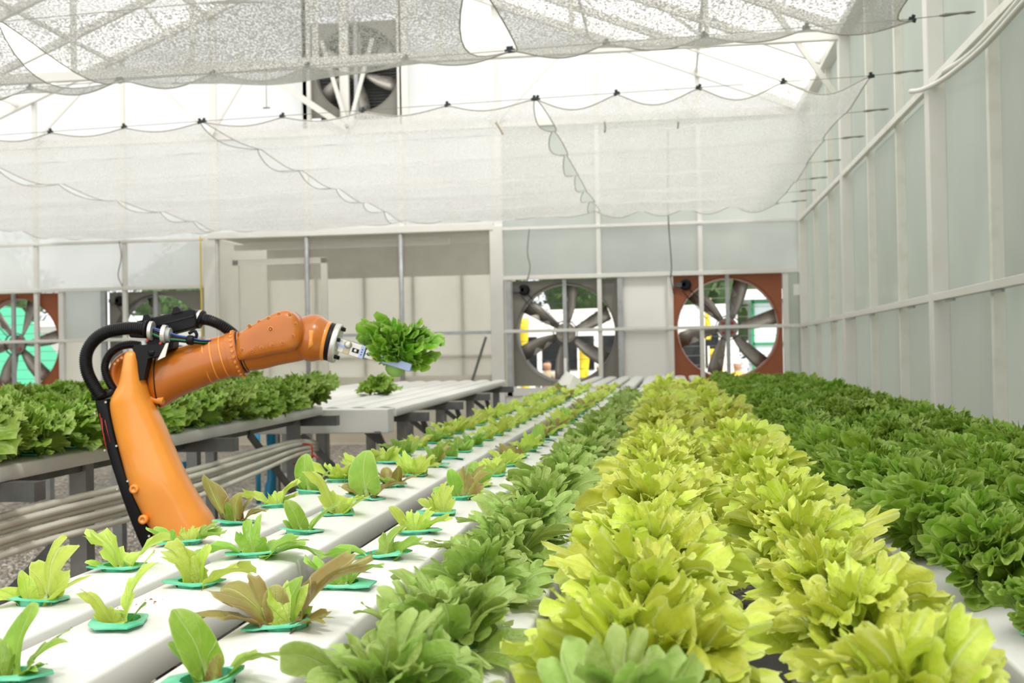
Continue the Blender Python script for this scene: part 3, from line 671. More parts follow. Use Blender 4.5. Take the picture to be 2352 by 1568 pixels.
# white folded sheet standing like a little tent
k=MB(); k.add([(-.115,0,.80),(-.09,-.01,.855),(0,0,.955),(.06,-.02,.925),(.112,0,.88),(.10,-.02,.80),(0,-.06,.80),(-.02,.12,.95),(.10,.14,.86),(-.10,.14,.84)],
  [(0,6,2,1),(6,5,4,3),(6,3,2),(1,2,7,9),(2,3,7),(3,4,8,7)]); o=fixn(k.build('folded_sheet',M_board,None,(-.84,9.35,.058))); s2=o.modifiers.new('t','SOLIDIFY'); s2.thickness=.004; tag(o,'white folded plastic sheet standing on the far end of the seedling channels','sheet')
tag(MB().tube([(-.86,9.45,.82),(-.86,9.45,1.12)],.012,8).build('thin_pipe',M_frame),'thin white upright pipe behind the folded white sheet','pipe')

# left bench 1 (frilled lettuces), slopes up slightly to the far end
S1=.0095; 
LX=[-1.94,-2.12,-2.30,-2.48]
Y10,Y11=2.2,6.05
z1=lambda y:.870+S1*(y-3.0)
lh=[Y10+.12+.24*k for k in range(16)]
for i,x in enumerate(LX):
    channel('white growing channel of the left bench, %s from the aisle'%ordn(i),x,Y10,Y11,z1(Y10),S1,lh,w=.13)
f1=empty('bench_frame',(-1.94,0,0),0,'grey steel frame under the left bench of frilled lettuces, pipes tied to it','frame')
for y in (3.06,4.55,6.02):
    zb=z1(y)-.052; xo=.16
    MB().box((-.75,y-.03,zb-.056),(xo,y+.03,zb-.002)).build('cross_beam',M_dark,f1)
for y,x in ((3.72,-.07),(5.93,-.06),(3.72,-.62),(5.93,-.62)):
    zb=z1(y)-.052
    MB().box((x-.03,y-.028,0),(x+.03,y+.028,zb-.002)).build('leg',M_legm,f1)
for x in (-.07,-.62): MB().bar((x,2.3,z1(2.3)-.075),(x,6.0,z1(6.0)-.075),.035,.04).build('side_beam',M_dark,f1)
MB().bar((-.05,5.9,.44),(-.05,5.25,z1(5.3)-.09),.012,.04).build('brace',M_dark,f1)
MB().bar((-.07,3.70,.62),(-.45,3.70,.25),.012,.03).build('brace',M_dark,f1)
MB().bar((-.05,3.62,.40),(-.30,3.5,.02),.012,.03).build('brace',M_dark,f1)
# left bench 2 (empty channels and white end gutter)
X2=-1.60
z2=lambda y:.869+.0118*(y-6.2)
for i in range(9):
    channel('empty white channel of the middle left bench, %s from the aisle'%ordn(i),X2-.155*i,6.36,10.75,z2(6.36),.0118,[],w=.118)
gx=MB().box((-3.1,6.20,.735),(-1.55,6.34,.868),bev=.006).build('end_gutter',M_chan); tag(gx,'wide white end gutter closing the empty channels behind the left bench','gutter')
f2=empty('bench_frame',(X2,0,0),0,'grey steel frame with diagonal braces under the empty middle left bench','frame')
for y in (6.75,7.9,9.1,10.5):
    zb=z2(y)-.052
    MB().box((-1.35,y-.03,zb-.056),(.16,y+.03,zb-.002)).build('cross_beam',M_dark,f2)
    for x in (.0,-.5,-1.2): MB().box((x-.028,y-.028,0),(x+.028,y+.028,zb-.05)).build('leg',M_legm,f2)
    MB().bar((0,y+.03,zb-.30),(-.30,y+.03,zb-.06),.012,.035).build('brace',M_dark,f2)
    MB().bar((.0,y-.6,zb-.08),(.0,y-.05,zb-.42),.035,.012).build('brace',M_dark,f2)
for x in (-1.78+.16,-2.05+.16): MB().box((x-.03,6.36,0),(x+.03,6.42,.735)).build('leg',M_legm,f2)
MB().bar((-.50,6.37,.72),(-.18,6.37,.40),.012,.035).build('brace',M_dark,f2)
# left bench 3, far back
for i in range(6):
    channel('white channel of the far left bench near the back fans, %s from the aisle'%ordn(i),-3.95-.25*i,6.4,11.6,.90,.006,[],w=.13)
f3=empty('bench_frame',(-4.6,0,0),0,'grey steel frame under the far left bench near the back fans','frame')
for y in (6.8,9.0,11.3):
    MB().box((-.85,y-.03,.79),(.8,y+.03,.85)).build('cross_beam',M_dark,f3)
    for x in (-.7,.7): MB().box((x-.028,y-.028,0),(x+.028,y+.028,.79)).build('leg',M_legm,f3)

# hose bundle tied along the left bench legs, blue pipes
for i in range(6):
    dx=.018*(i%2); dz=.022*i
    pts=[(-1.90-dx,1.6,.63-.012*i+dz*.6),(-1.88-dx,2.4,.60+dz*.9),(-1.89-dx,3.2,.612+dz*.95),(-1.86-dx,3.75,.612+dz*1.0),(-1.87-dx,4.4,.615+dz*.95),(-1.90-dx,5.1,.632+dz*.85),(-1.93-dx,5.75,.655+dz*.62),(-1.99-dx,6.3,.64+dz*.4)]
    lab=['lowest','second from the bottom','third from the bottom','third from the top','second from the top','topmost'][i]
    tag(MB().tube(smooth_path(pts,6),.0115,8).build('pvc_hose',M_hose),'cream hose sagging along the left bench legs, %s of the bundle'%lab,'hose',group='cream hoses tied to the left bench')
t=empty('tie',(-1.915,5.86,.70),0,'red string tying the cream hoses to the bench leg','string')
MB().tube(smooth_path([(.035,0,-.065),(.04,0,-.03),(.03,0,.0),(-.03,0,.0),(-.04,0,-.05),(.035,0,-.065),(.05,-.01,-.055),(.075,-.01,-.07)],5),.005,6).build('loop',M_red,t)
MB().tube(smooth_path([(.04,0,-.06),(.0,-.05,-.09),(-.05,-.05,-.095)],5),.004,6).build('loose_end',M_red,t)
tag(MB().tube([(-2.50,6.95,.0),(-2.50,6.95,.36),(-2.49,6.95,.40),(-2.49,6.95,.80)],[.036,.036,.029,.029],14).build('drain_pipe',M_pvcb),'thick upright blue drain pipe behind the left bench leg','pipe')
tag(MB().tube([(-2.95,6.6,0),(-2.92,6.6,.55)],.024,12).build('drain_pipe',M_pvcb),'blue upright pipe partly hidden behind the orange robot arm','pipe')
tag(MB().tube([(-3.3,8.9,0),(-3.3,8.9,.82)],.02,12).build('drain_pipe',M_pvcb),'thin blue upright pipe under the middle left bench','pipe')

# white hose pipe draped along the right wall rail
tag(MB().tube(smooth_path([(1.60,4.2,2.80),(1.595,5.0,2.70),(1.59,5.42,2.68),(1.585,6.05,2.655),(1.59,6.8,2.69),(1.60,7.35,2.75),(1.59,7.62,2.79),(1.57,7.72,2.81)],6),.016,10).build('wall_pipe',M_frame),'white pipe sagging along the upper rail of the right wall','pipe')
tag(MB().tube(smooth_path([(1.61,4.2,2.83),(1.61,5.42,2.74),(1.61,6.3,2.71),(1.61,7.0,2.76)],6),.013,10).build('wall_pipe',M_frame2),'second, thinner white pipe above the sagging one on the right wall','pipe')

# ================================================================== shade nets, wires, clips
WN=2.93
SH=.085
WY=[5.15,6.46,7.75,8.95,10.05,11.25,12.35,13.3,14.2]
wl_=['first','second','third','fourth','fifth','sixth','seventh','eighth','ninth']
for i,y in enumerate(WY):
    t=empty('support_wire',(0,y,WN),0,'thin steel wire holding the shade nets, %s from the viewer'%wl_[i],'wire')
    MB().tube([(1.66,0,.02),(1.3,0,0),(-4,SH*5.3,-.0),(XL+.1,SH*(1.3-XL-.1),0)],.0022,5).build('wire_line',M_wire,t)
    MB().tube([(1.655,0,.02),(1.62,0,.018),(1.58,0,.018),(1.50,0,.012),(1.47,0,.01)],[.004,.009,.005,.010,.004],6).build('turnbuckle',M_wire,t)
clipme=MB(); clipme.box((-.022,-.006,-.014),(.022,.006,.010),bev=.004); clipme.box((-.010,-.008,.008),(.010,.008,.026),bev=.003); clipme=clipme.mesh('net_clip',M_clip)
def sheet(x0,x1,ys,seed,label,sag,inset,mat_,drop_edge=.06,hem=True,nclip=4):
    r=random.Random(seed); nx=48; vs=[]; fs=[]; ny=0; seg=10
    rows=[]
    for k in range(len(ys)-1):
        for j in range(seg if k<len(ys)-2 else seg+1):
            t=j/seg; y=ys[k]+(ys[k+1]-ys[k])*t; rows.append((y,t,k))
    cw=(x1-x0)/nclip
    for (y,t,k) in rows:
        s=math.sin(PI*t); ins=inset*s**.8
        a=x0+ins*(1+.3*math.sin(seed+k)); b=x1-ins*(1+.3*math.cos(seed+k*2))
        edge_w=max(0,1-min(abs(y-ys[0]),abs(y-ys[-1]))/.22)
        for i in range(nx+1):
            q=i/nx; x=a+(b-a)*q
            fest=abs(math.sin(PI*(q*nclip)))**1.2
            z=-sag*s*(1-.25*math.cos(2*PI*q))*(1+.25*math.sin(k*1.7+seed)) - drop_edge*fest*(edge_w*1.0+.25*(1-s)) - .006*math.sin(23*q+3*y+seed)
            yy=y
            if y==ys[0]: yy=y+.0
            vs.append((x,yy+SH*(1.3-x),WN+z-.004))
    ny=len(rows)
    for j in range(ny-1):
        for i in range(nx):
            a=j*(nx+1)+i; fs.append((a,a+1,a+nx+2,a+nx+1))
    t=empty('shade_net',(0,0,0),0,label,'shade net')
    k=MB(); k.add(vs,fs,True); k.build('net_cloth',mat_,t)
    if hem:
        for j,nm in ((0,'hem'),(ny-1,'hem')):
            MB().tube([Vector(vs[j*(nx+1)+i])+Vector((0,0,-.001)) for i in range(nx+1)],.005,5).build(nm,M_netf_h,t)
    for s_i in (0,nx): MB().tube([Vector(vs[j*(nx+1)+s_i]) for j in range(ny)],.004,5).build('side_hem',M_netf_h,t)
    return t
M_netf_h=mat('net_hem',(.42,.40,.35),.8)
STR=[(-.885,1.33),(-3.40,-.905),(-5.93,-3.43),(-8.45,-5.97)]
sn=['nearest the right wall','second from the right wall','third from the right wall','farthest left']
for i,(a,b) in enumerate(STR):
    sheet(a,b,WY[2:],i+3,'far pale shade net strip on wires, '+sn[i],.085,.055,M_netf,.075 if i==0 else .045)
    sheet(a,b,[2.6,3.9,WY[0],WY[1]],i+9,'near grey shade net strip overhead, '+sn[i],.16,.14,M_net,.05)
ci=0
CX=[]
for a,b in STR: CX+= [a+(b-a)*k/4 for k in range(5)]
for row,(y,w) in enumerate(((WY[2],'front edge of the far nets'),(WY[1],'back edge of the near nets'))):
    for x in CX:
        if x<-6: continue
        o=link('net_clip',clipme,None,(x,y+SH*(1.3-x),WN-.002)); o.rotation_euler=(0,random.Random(ci).uniform(-.4,.4),.2)
        n=sum(1 for q in CX if q>x); tag(o,'black clip on the %s, %s from the right wall'%(w,ordn(n)),'clip','clips on the '+w); ci+=1
for i,(x,y,dx) in enumerate(((-1.24,8.35,.05),(-.45,8.45,.0),(.08,8.42,.0))):
    tag(MB().tube(smooth_path([(x,y,WN-.07),(x+dx*.4+.006,y,WN-.11),(x+dx+.002,y,WN-.16)],4),.007,6).build('loose_strap',M_gold if i==0 else M_netf_h),['olive strap dangling from the far net beside the gap','short strap hanging from the far net in its middle','short strap hanging from the far net toward the right wall'][i],'strap')
for x,z,w in ((-4.985,4.02,'left, higher'),(-4.02,3.72,'right, lower')):
    t=empty('sprinkler',(x,11.24,z),0,'small misting sprinkler hanging on a thin tube from the tie beam, %s one'%w,'sprinkler')
    MB().tube([(0,0,0),(0,0,4.11-z)],.004,5).build('drop_tube',M_wire,t); MB().tube([(-.035,0,-.01),(.035,0,-.01)],.008,6).build('nozzle',M_wire,t)

# ================================================================== leaves
def leaf_arr(kind, seed, nu, nv, L=.13):
    """blade as a fan around the top of the stem: frilled or lobed along the whole margin, then bent along its length"""
    r=np.random.default_rng(seed)
    K={'light':dict(pet=.14,el=.95,ww=.60,Phi=142,lob=(.08,.20,.07),ln=(2.2,8,26),A=(.013,.0085,.0038),f=(2.3,6.5,17),bend=1.15,cup=.12),
       'oak':dict(pet=.16,el=1.0,ww=.56,Phi=142,lob=(.06,.26,.04),ln=(2,8,17),A=(.012,.0075,.0015),f=(2.0,5.5,13),bend=1.1,cup=.15),
       'fri':dict(pet=.12,el=.92,ww=.70,Phi=130,lob=(.06,.10,.085),ln=(3,9,40),A=(.010,.0065,.0100),f=(2.8,9,25),bend=.95,cup=.12),
       'sm':dict(pet=.28,el=1.15,ww=.46,Phi=150,lob=(.02,.01,.008),ln=(2,3,15),A=(.003,.0012,.0004),f=(1.5,4,9),bend=.45,cup=.25),
       'lb':dict(pet=.24,el=1.1,ww=.55,Phi=148,lob=(.10,.36,.10),ln=(2,7,19),A=(.005,.0045,.0012),f=(2,5,13),bend=.9,cup=.2),
       'fr':dict(pet=.20,el=1.05,ww=.55,Phi=145,lob=(.10,.20,.15),ln=(3,8,22),A=(.004,.0055,.0022),f=(2.3,7,17),bend=.9,cup=.2)}[kind]
    P_=math.radians(K['Phi']); nP=nv; nR=nu
    rho=np.linspace(0,1,nR)[:,None]**.55; phi=np.linspace(-1,1,nP)[None,:]
    pet=K['pet']*L; R=(L-pet)/K['el']*.92
    p1,p2,p3,p4,p5=r.uniform(0,2*PI,5); j_=r.uniform(.88,1.12,6)
    m=1+K['lob'][0]*np.cos(K['ln'][0]*j_[0]*phi*PI+p1)+K['lob'][1]*(1.7*np.abs(np.sin(K['ln'][1]*j_[1]*phi*PI/2+p4))**.65-1)*np.clip(1.3-np.abs(phi),0,1)+K['lob'][2]*((1.7*np.abs(np.sin(K['ln'][2]*phi*PI/2+p2+1.2*np.sin(5*phi+p3)))**.7-1) if kind!='fri' else np.sin(K['ln'][2]*phi*PI+p2+1.2*np.sin(5*phi+p3)))
    edge=1-.55*np.abs(phi)**3
    rr=rho*R*m*edge*(1+0*phi)
    ang=phi*P_
    a=pet+rr*np.cos(ang)*K['el']*np.where(np.abs(ang)>PI/2,.42,1); y=rr*np.sin(ang)*K['ww']*r.uniform(.9,1.12)*np.ones_like(rho)
    a=np.maximum(a,0)
    # stem: two extra rows at the start
    LS=L/.13 if kind in('light','oak','fri') else 1.0
    A1,A2,A3=[q*r.uniform(.8,1.25)*LS for q in K['A']]; f1,f2,f3=[q*k_ for q,k_ in zip(K['f'],j_[3:])]; s=phi*PI
    w1=f1*s+p3; w2=f2*s+p4+.9*np.sin(2.3*s+p1); w3=f3*s+p5+1.1*np.sin(3.7*s+p2)
    h=A1*rho**1.8*np.sin(w1)+A2*rho**(5 if kind=='fri' else 3.2)*np.sin(w2)+A3*rho**(5.5 if kind=='fri' else 6)*np.sin(w3)
    cf=1.0 if kind=='fri' else .45
    al=.35*A1*rho**2*np.cos(w1)+.55*cf*A2*rho**4*np.cos(w2)+.8*cf*A3*rho**7*np.cos(w3)
    tg=.5*cf*A2*rho**4*np.cos(w2+1.0)+.6*cf*A3*rho**7*np.sin(w3+.8)
    h=h+K['cup']*(y**2)/(K['ww']*R)+.0028*np.sin(75*a+p1)*np.sin(85*y+p2)*(L/.13)*(rho>.15)
    a=a+al*np.cos(ang)-tg*np.sin(ang); y=y+al*np.sin(ang)+tg*np.cos(ang)
    # stem strip
    ns=4; sr=np.linspace(0,1,ns,endpoint=False)[:,None]; sw=(.0042+.0025*(1-sr))*(L/.13)
    sa=sr*pet+0*phi; sy=sw*phi; sh=.004*phi**2-.001+0*sr
    j=rho[:1]*0
    a=np.concatenate([sa,a]); y=np.concatenate([sy,y]); h=np.concatenate([sh,h])
    # keep a visible midrib width at the foot of the blade
    k0=ns; y[k0]=sw[-1]*phi[0]; a[k0]=pet; h[k0]=.003*phi[0]**2
    u=np.clip(a/L,0,1.05)
    bend=K['bend']*r.uniform(.55,1.45); tt=np.linspace(0,1.1,80); th=bend*tt**1.6
    cx_=np.concatenate([[0],np.cumsum(np.sin((th[1:]+th[:-1])/2))])*L*1.1/79; cz_=np.concatenate([[0],np.cumsum(np.cos((th[1:]+th[:-1])/2))])*L*1.1/79
    X=np.interp(u,tt,cx_); Z=np.interp(u,tt,cz_); T=bend*u**1.6
    tw=r.uniform(-.5,.5)*u; y2=y*np.cos(tw)+h*np.sin(tw); h2=h*np.cos(tw)-y*np.sin(tw)
    X=X-np.cos(T)*h2; Z=Z+np.sin(T)*h2; Y=y2+.010*np.sin(PI*u*1.1+p2)*(L/.13)
    V=np.stack([X,Y,Z],-1).reshape(-1,3); nr=X.shape[0]
    i=np.arange(nr-1)[:,None]*nP+np.arange(nP-1)[None,:]; F=np.stack([i,i+1,i+nP+1,i+nP],-1).reshape(-1,4)
    uu=np.concatenate([sr*.0+0*phi,.12+.88*rho+0*phi]); vv=np.concatenate([np.broadcast_to(.5+.02*phi,(ns,nP)),np.broadcast_to(.5+.5*phi,(nR,nP))])
    UV=np.stack([uu,vv],-1).reshape(-1,2)
    return V,F,UV
def arr_mesh(name,V,F,UV,m):
    me=bpy.data.meshes.new(name); n=len(V); me.vertices.add(n); me.vertices.foreach_set('co',V.reshape(-1))
    me.loops.add(F.size); me.loops.foreach_set('vertex_index',F.reshape(-1).astype(np.int32)); me.polygons.add(len(F))
    me.polygons.foreach_set('loop_start',(np.arange(len(F))*4).astype(np.int32)); me.polygons.foreach_set('loop_total',np.full(len(F),4,np.int32))
    me.polygons.foreach_set('use_smooth',np.ones(len(F),bool))
    uv=me.uv_layers.new(name='UVMap'); uv.data.foreach_set('uv',UV[F.reshape(-1)].reshape(-1).astype(np.float32))
    me.update(); me.materials.append(m); return me
RES={'light':(11,121),'oak':(10,97),'fri':(13,221)}
LM={'light':M_leaf_light,'oak':M_leaf_oak,'fri':M_leaf_fri}
LEAF={}; 
for k in RES: LEAF[k]=[arr_mesh('leaf',*leaf_arr(k,100+i,*RES[k],L={'light':.135,'oak':.125,'fri':.14}[k]),LM[k]) for i in range(9)]
def plant_layout(kind, seed, n):
    """leaves from the heart outwards: (azimuth, tilt, scale, foot radius, leaf shape, own roll, foot height)"""
    r=random.Random(seed); out=[]; az=r.uniform(0,2*PI)
    for i in range(n):
        q=i/(n-1); az+=2.39996+r.uniform(-.45,.45)
        tilt={'light':rad(5+56*q**.85),'oak':rad(6+56*q**.8),'fri':rad(2+50*q**.9)}[kind]+r.uniform(-.24,.24)
        sc=(.50+.38*q)*r.uniform(.8,1.18); out.append((az,tilt,sc,.004+.034*q*r.uniform(.5,1.1),r.randrange(9),r.uniform(-.9,.9),.034*(1-q)+r.uniform(0,.020)))
    return out
def rotm(az,tilt,sc,ro=0): return Matrix.Rotation(az,4,'Z')@Matrix.Rotation(tilt,4,'Y')@Matrix.Rotation(ro,4,'Z')@Matrix.Diagonal((sc,sc,sc,1))
# merged heads for the far plants (leaves too small to tell apart there)
HEAD={}
for k in RES:
    HEAD[k]=[]
    for s in range(5):
        Vs=[];Fs=[];Us=[];b=0
        for (az,ti,sc,r0,li,ro,zo) in plant_layout(k,500+s,28):
            nu,nv=(6,41) if k!='fri' else (7,101)
            V,F,UV=leaf_arr(k,100+li,nu,nv,L={'light':.135,'oak':.125,'fri':.14}[k])
            M_=np.array(Matrix.Translation((r0*math.cos(az),r0*math.sin(az),zo))@rotm(az,ti,sc,ro))
            Vs.append(V@M_[:3,:3].T+M_[:3,3]); Fs.append(F+b); Us.append(UV); b+=len(V)
        HEAD[k].append(arr_mesh('leaves',np.concatenate(Vs),np.concatenate(Fs),np.concatenate(Us),LM[k]))
# net pot (flared square rim, ribbed cup)
def pot_mesh(seed):
    r=random.Random(seed); t=MB(); n=24; a=.033
    sq=[]
    for j in range(n):
        g=2*PI*j/n+PI/4; c,s=math.cos(g),math.sin(g); k=a/max(abs(c),abs(s)); k=min(k,a*1.28); sq.append((c*k,s*k))
    ext=r.choice([(1,0),(-1,0)])
    ou=[(x+(.016 if x*ext[0]>.028 and abs(y)<.02 else 0)*ext[0],y,.0052+.001*math.sin(7*x*50)) for x,y in sq]
    R=lambda rr,z:[(rr*(1+(.035 if j%2 else 0))*math.cos(2*PI*j/n+PI/4),rr*(1+(.035 if j%2 else 0))*math.sin(2*PI*j/n+PI/4),z) for j in range(n)]
    t.loft([ [(x,y,z-.0022) for x,y,z in ou], ou, R(.0262,.0062), R(.0235,-.008), R(.021,-.030)],cap=False,smooth=False)
    t.loft([R(.0272,.004),R(.0262,-.010),R(.022,-.032)],cap=False,smooth=False)
    t.add([(x,y,-.016) for x,y,z in R(.0235,0)],[tuple(range(n))],mi=1)
    return t.mesh('net_pot',[M_pot,M_soil])
POTS=[pot_mesh(i) for i in range(5)]
def add_pot(t, r):
    o=link('net_pot',POTS[r.randrange(5)],t,(0,0,.001)); o.rotation_euler=(r.uniform(-.08,.08),r.uniform(-.12,.12),r.uniform(-.5,.5)+r.choice([0,PI/2,PI])); return o
def head(kind, x, y, z, seed, label, near, scale=1.0, group=None, pot=True):
    r=random.Random(seed); t=empty('lettuce',(x,y,z),0,label,'lettuce',group)
    if pot: add_pot(t,r)
    if near:
        n={'light':34,'oak':28,'fri':30}[kind]
        for (az,ti,sc,r0,li,ro,zo) in plant_layout(kind,seed,n):
            o=link('leaf',LEAF[kind][li],t); M_=Matrix.Translation((r0*math.cos(az),r0*math.sin(az),zo-.004))@rotm(az,ti,sc*scale,ro)
            o.matrix_local=M_
    else:
        o=link('leaves',HEAD[kind][seed%5],t); o.rotation_euler=(0,0,r.uniform(0,6.28)); sc=r.uniform(.92,1.1)*scale; o.scale=(sc,sc,sc)
    return t
NEAR=3.4
rows={4:('oak','green oak-leaf lettuce beside the seedling channels'),5:('light','light lettuce in row next to oak-leaf lettuces'),6:('light','light lettuce in row beside dark frilled lettuces'),
      7:('fri','dark frilled lettuce in row next to light lettuces'),8:('fri','dark frilled lettuce in the middle frilled row'),9:('fri','dark frilled lettuce in row nearest right wall')}
YSTOP={4:7.2,5:8.2,6:8.2,7:9.6,8:9.6,9:9.6}
YMIN={4:.5,5:.5,6:.5,7:1.55,8:.9,9:.9}
SCL={'light':1.05,'oak':.88,'fri':1.0}
for k,(kind,lab) in rows.items():
    i=0
    for y in HY[k]:
        if y<YMIN[k] or y>YSTOP[k]: continue
        kd=kind; lb=lab
        if k==6 and abs(y-1.24)<.15: pass
        if k==5 and y<1.0: kd='oak'; lb='dull green oak-leaf lettuce at the bottom edge in the light row'
        r=random.Random(k*100+i)
        hh=head(kd,XC[k]-(.012 if k==6 else 0),y,zm(y),k*1000+i*7,lb+', %s from the viewer'%ordn(i),y<NEAR,(.93 if k==6 else 1)*SCL[kind]*r.uniform(.93,1.07)*(1.0 if y>2.0 else .97 if y>1.3 else .92))
        if k==7: hh.rotation_euler=(0,rad(15),0)
        if k==6: hh.rotation_euler=(0,rad(-7),0)
        i+=1
r=random.Random(5)
o=head('fri',XC[7],1.367,zm(1.367),77,'very young frilled lettuce at the right edge of the picture in the bare channel end',True,.42)
for i,x in enumerate(LX):
    for j,y in enumerate(lh):
        z=z1(y)+.001
        head('fri',x,y,z,5000+i*40+j,'frilled lettuce on left bench, %s row from aisle, %s from near end'%(ordn(i),ordn(j)),False,1.26*random.Random(i*50+j).uniform(.92,1.08))
head('fri',-2.065,8.0,z2(8.0)-.0,6001,'single dark frilled lettuce alone on the empty middle left bench',False,1.15,pot=False)
i=0
for x in (-3.95,-4.2):
    for y in [6.55+.25*q for q in range(17)]:
        if x<-4.1 and y<8.8: continue
        head('fri',x,y,.902+.006*(y-6.4),6100+i,'dark frilled lettuce on the far left bench, %s row, %s from near end'%('aisle' if x>-4.1 else 'second',ordn(i if x>-4.1 else i-17)),False,1.05,pot=False); i+=1

# ================================================================== seedlings
SEED={}
for k,L in (('sm',.10),('lb',.095),('fr',.09)):
    for mk,m_ in (('lime',M_leaf_lime),('green',M_leaf_grn),('bronze',M_leaf_brz)):
        SEED[(k,mk)]=[arr_mesh('leaf',*leaf_arr(k,900+i,9,57,L=L),m_) for i in range(6)]
def seedling(x,y,z,leaves,label,seed):
    r=random.Random(seed); t=empty('seedling',(x,y,z),0,label,'seedling'); add_pot(t,r)
    for (az,tilt,sc,k,c) in leaves:
        o=link('leaf',SEED[(k,c)][r.randrange(6)],t)
        a=rad(az); M_=Matrix.Translation((.006*math.cos(a),.006*math.sin(a),-.014))@rotm(a,rad(tilt),sc)
        o.matrix_local=M_
    return t
def rand_leaves(r,style):
    n=r.randint(4,6); out=[]; a0=r.uniform(0,360)
    for i in range(n):
        big=r.uniform(.6,1.0)
        if style=='lime': kc=(r.choice(['fr','fr','lb']),'lime')
        elif style=='green': kc=(r.choice(['lb','sm','fr']),'green')
        elif style=='bronze': kc=(r.choice(['lb','fr','sm']),r.choice(['bronze','bronze','green']))
        else: kc=('sm','green')
        out.append((a0+i*360/n+r.uniform(-25,25), r.uniform(8,38),big,*kc))
    return out
CUS={
 (1,1):([(195,50,.85,'fr','lime'),(160,20,.65,'sm','lime'),(60,8,1.05,'lb','lime'),(5,42,.9,'sm','lime')],'lime seedling with a tall ragged leaf leaning right'),
 (1,2):([(170,12,1.05,'fr','lime'),(200,48,.6,'sm','lime'),(30,28,.95,'lb','lime')],'lime seedling with one tall toothed leaf and two side leaves'),
 (1,3):([(180,40,.8,'lb','green'),(80,5,.55,'fr','lime'),(20,30,.75,'fr','green'),(5,45,.8,'lb','green')],'light green seedling with curled leaves in front of the robot base'),
 (1,4):([(165,25,1.35,'sm','bronze'),(150,8,.6,'sm','green'),(80,2,.8,'sm','bronze'),(30,15,.75,'sm','bronze'),(5,28,.75,'lb','bronze')],'bronze seedling with one broad leaf stretching left'),
 (1,5):([(165,40,1.05,'fr','lime'),(110,8,.6,'fr','lime'),(20,30,.65,'fr','lime'),(40,20,.95,'fr','lime')],'lime seedling with arched crinkled leaves beside the bronze one'),
 (1,6):([(120,2,1.15,'sm','green'),(180,18,.7,'sm','green'),(20,22,.85,'sm','green'),(350,40,.5,'sm','green')],'green seedling with one tall round upright leaf'),
 (2,1):([(170,22,.75,'fr','lime'),(20,4,1.05,'lb','lime'),(10,28,.5,'sm','green')],'lime seedling of two jagged upright leaves at the near left'),
 (2,0):([(150,12,.6,'fr','green'),(60,5,.95,'sm','green'),(10,25,.8,'lb','green'),(200,40,.6,'sm','green'),(330,35,.6,'fr','green')],'green seedling with a dark round leaf in the lower left corner'),
 (2,2):([(170,10,.95,'fr','lime'),(60,3,.75,'sm','lime'),(5,45,1.0,'fr','lime'),(110,5,.6,'sm','lime')],'lime seedling with a curly upright leaf and one long leaf to the right'),
 (2,3):([(185,52,1.05,'lb','green'),(120,5,.8,'lb','green'),(10,40,.95,'lb','green'),(0,55,1.15,'lb','green')],'green seedling spreading wavy leaves flat to both sides'),
 (2,4):([(150,10,.85,'sm','green'),(175,30,.5,'sm','green'),(15,35,1.0,'sm','green')],'green seedling with one pointed leaf and a thin arching leaf'),
 (2,5):([(165,12,1.3,'fr','lime'),(20,18,.8,'fr','lime'),(0,40,.9,'sm','lime'),(80,5,.5,'fr','lime')],'lime seedling with a tall leaf bending left'),
 (2,6):([(100,0,1.35,'sm','green'),(170,25,.8,'lb','bronze'),(10,30,1.0,'lb','bronze'),(150,40,.7,'lb','bronze')],'seedling with one tall green leaf and bronze side leaves'),
 (3,0):([(155,10,1.0,'sm','green'),(170,22,.7,'sm','green'),(60,5,.45,'sm','bronze'),(5,32,.85,'lb','green')],'green seedling in a wide mint pot at the bottom edge'),
 (3,1):([(165,30,1.15,'lb','bronze'),(190,55,1.1,'lb','bronze'),(100,5,.8,'fr','lime'),(70,15,.8,'sm','green'),(15,28,1.45,'lb','bronze'),(130,10,.7,'sm','bronze'),(350,40,.7,'lb','bronze')],'large bronze seedling spreading ragged leaves at the centre of the foreground'),
 (3,2):([(170,25,.8,'fr','green'),(120,10,.6,'fr','green'),(60,8,.75,'sm','green'),(10,25,.75,'lb','green')],'green seedling of small crinkled leaves behind the large bronze one'),
 (3,3):([(180,58,1.1,'lb','green'),(60,25,.8,'lb','green'),(10,40,.9,'lb','green')],'green seedling with a long leaf arching left over the channel gap'),
 (3,4):([(170,22,.8,'sm','lime'),(100,5,.6,'fr','lime'),(40,15,.7,'fr','lime'),(5,40,.8,'lb','lime')],'lime seedling with round side leaves in a bright green pot'),
 (3,5):([(170,15,.65,'lb','lime'),(60,2,.85,'fr','lime')],'small lime seedling with one upright toothed leaf in a square rimmed pot'),
 (3,6):([(150,5,.9,'sm','green'),(100,10,.95,'lb','bronze'),(40,22,1.05,'lb','bronze'),(180,40,.7,'lb','green'),(20,35,.9,'fr','lime')],'seedling of rusty cut leaves beside the oak lettuces'),
}
names={1:'on the outer left channel',2:'on the second channel from the left',3:'on the channel beside the oak lettuces'}
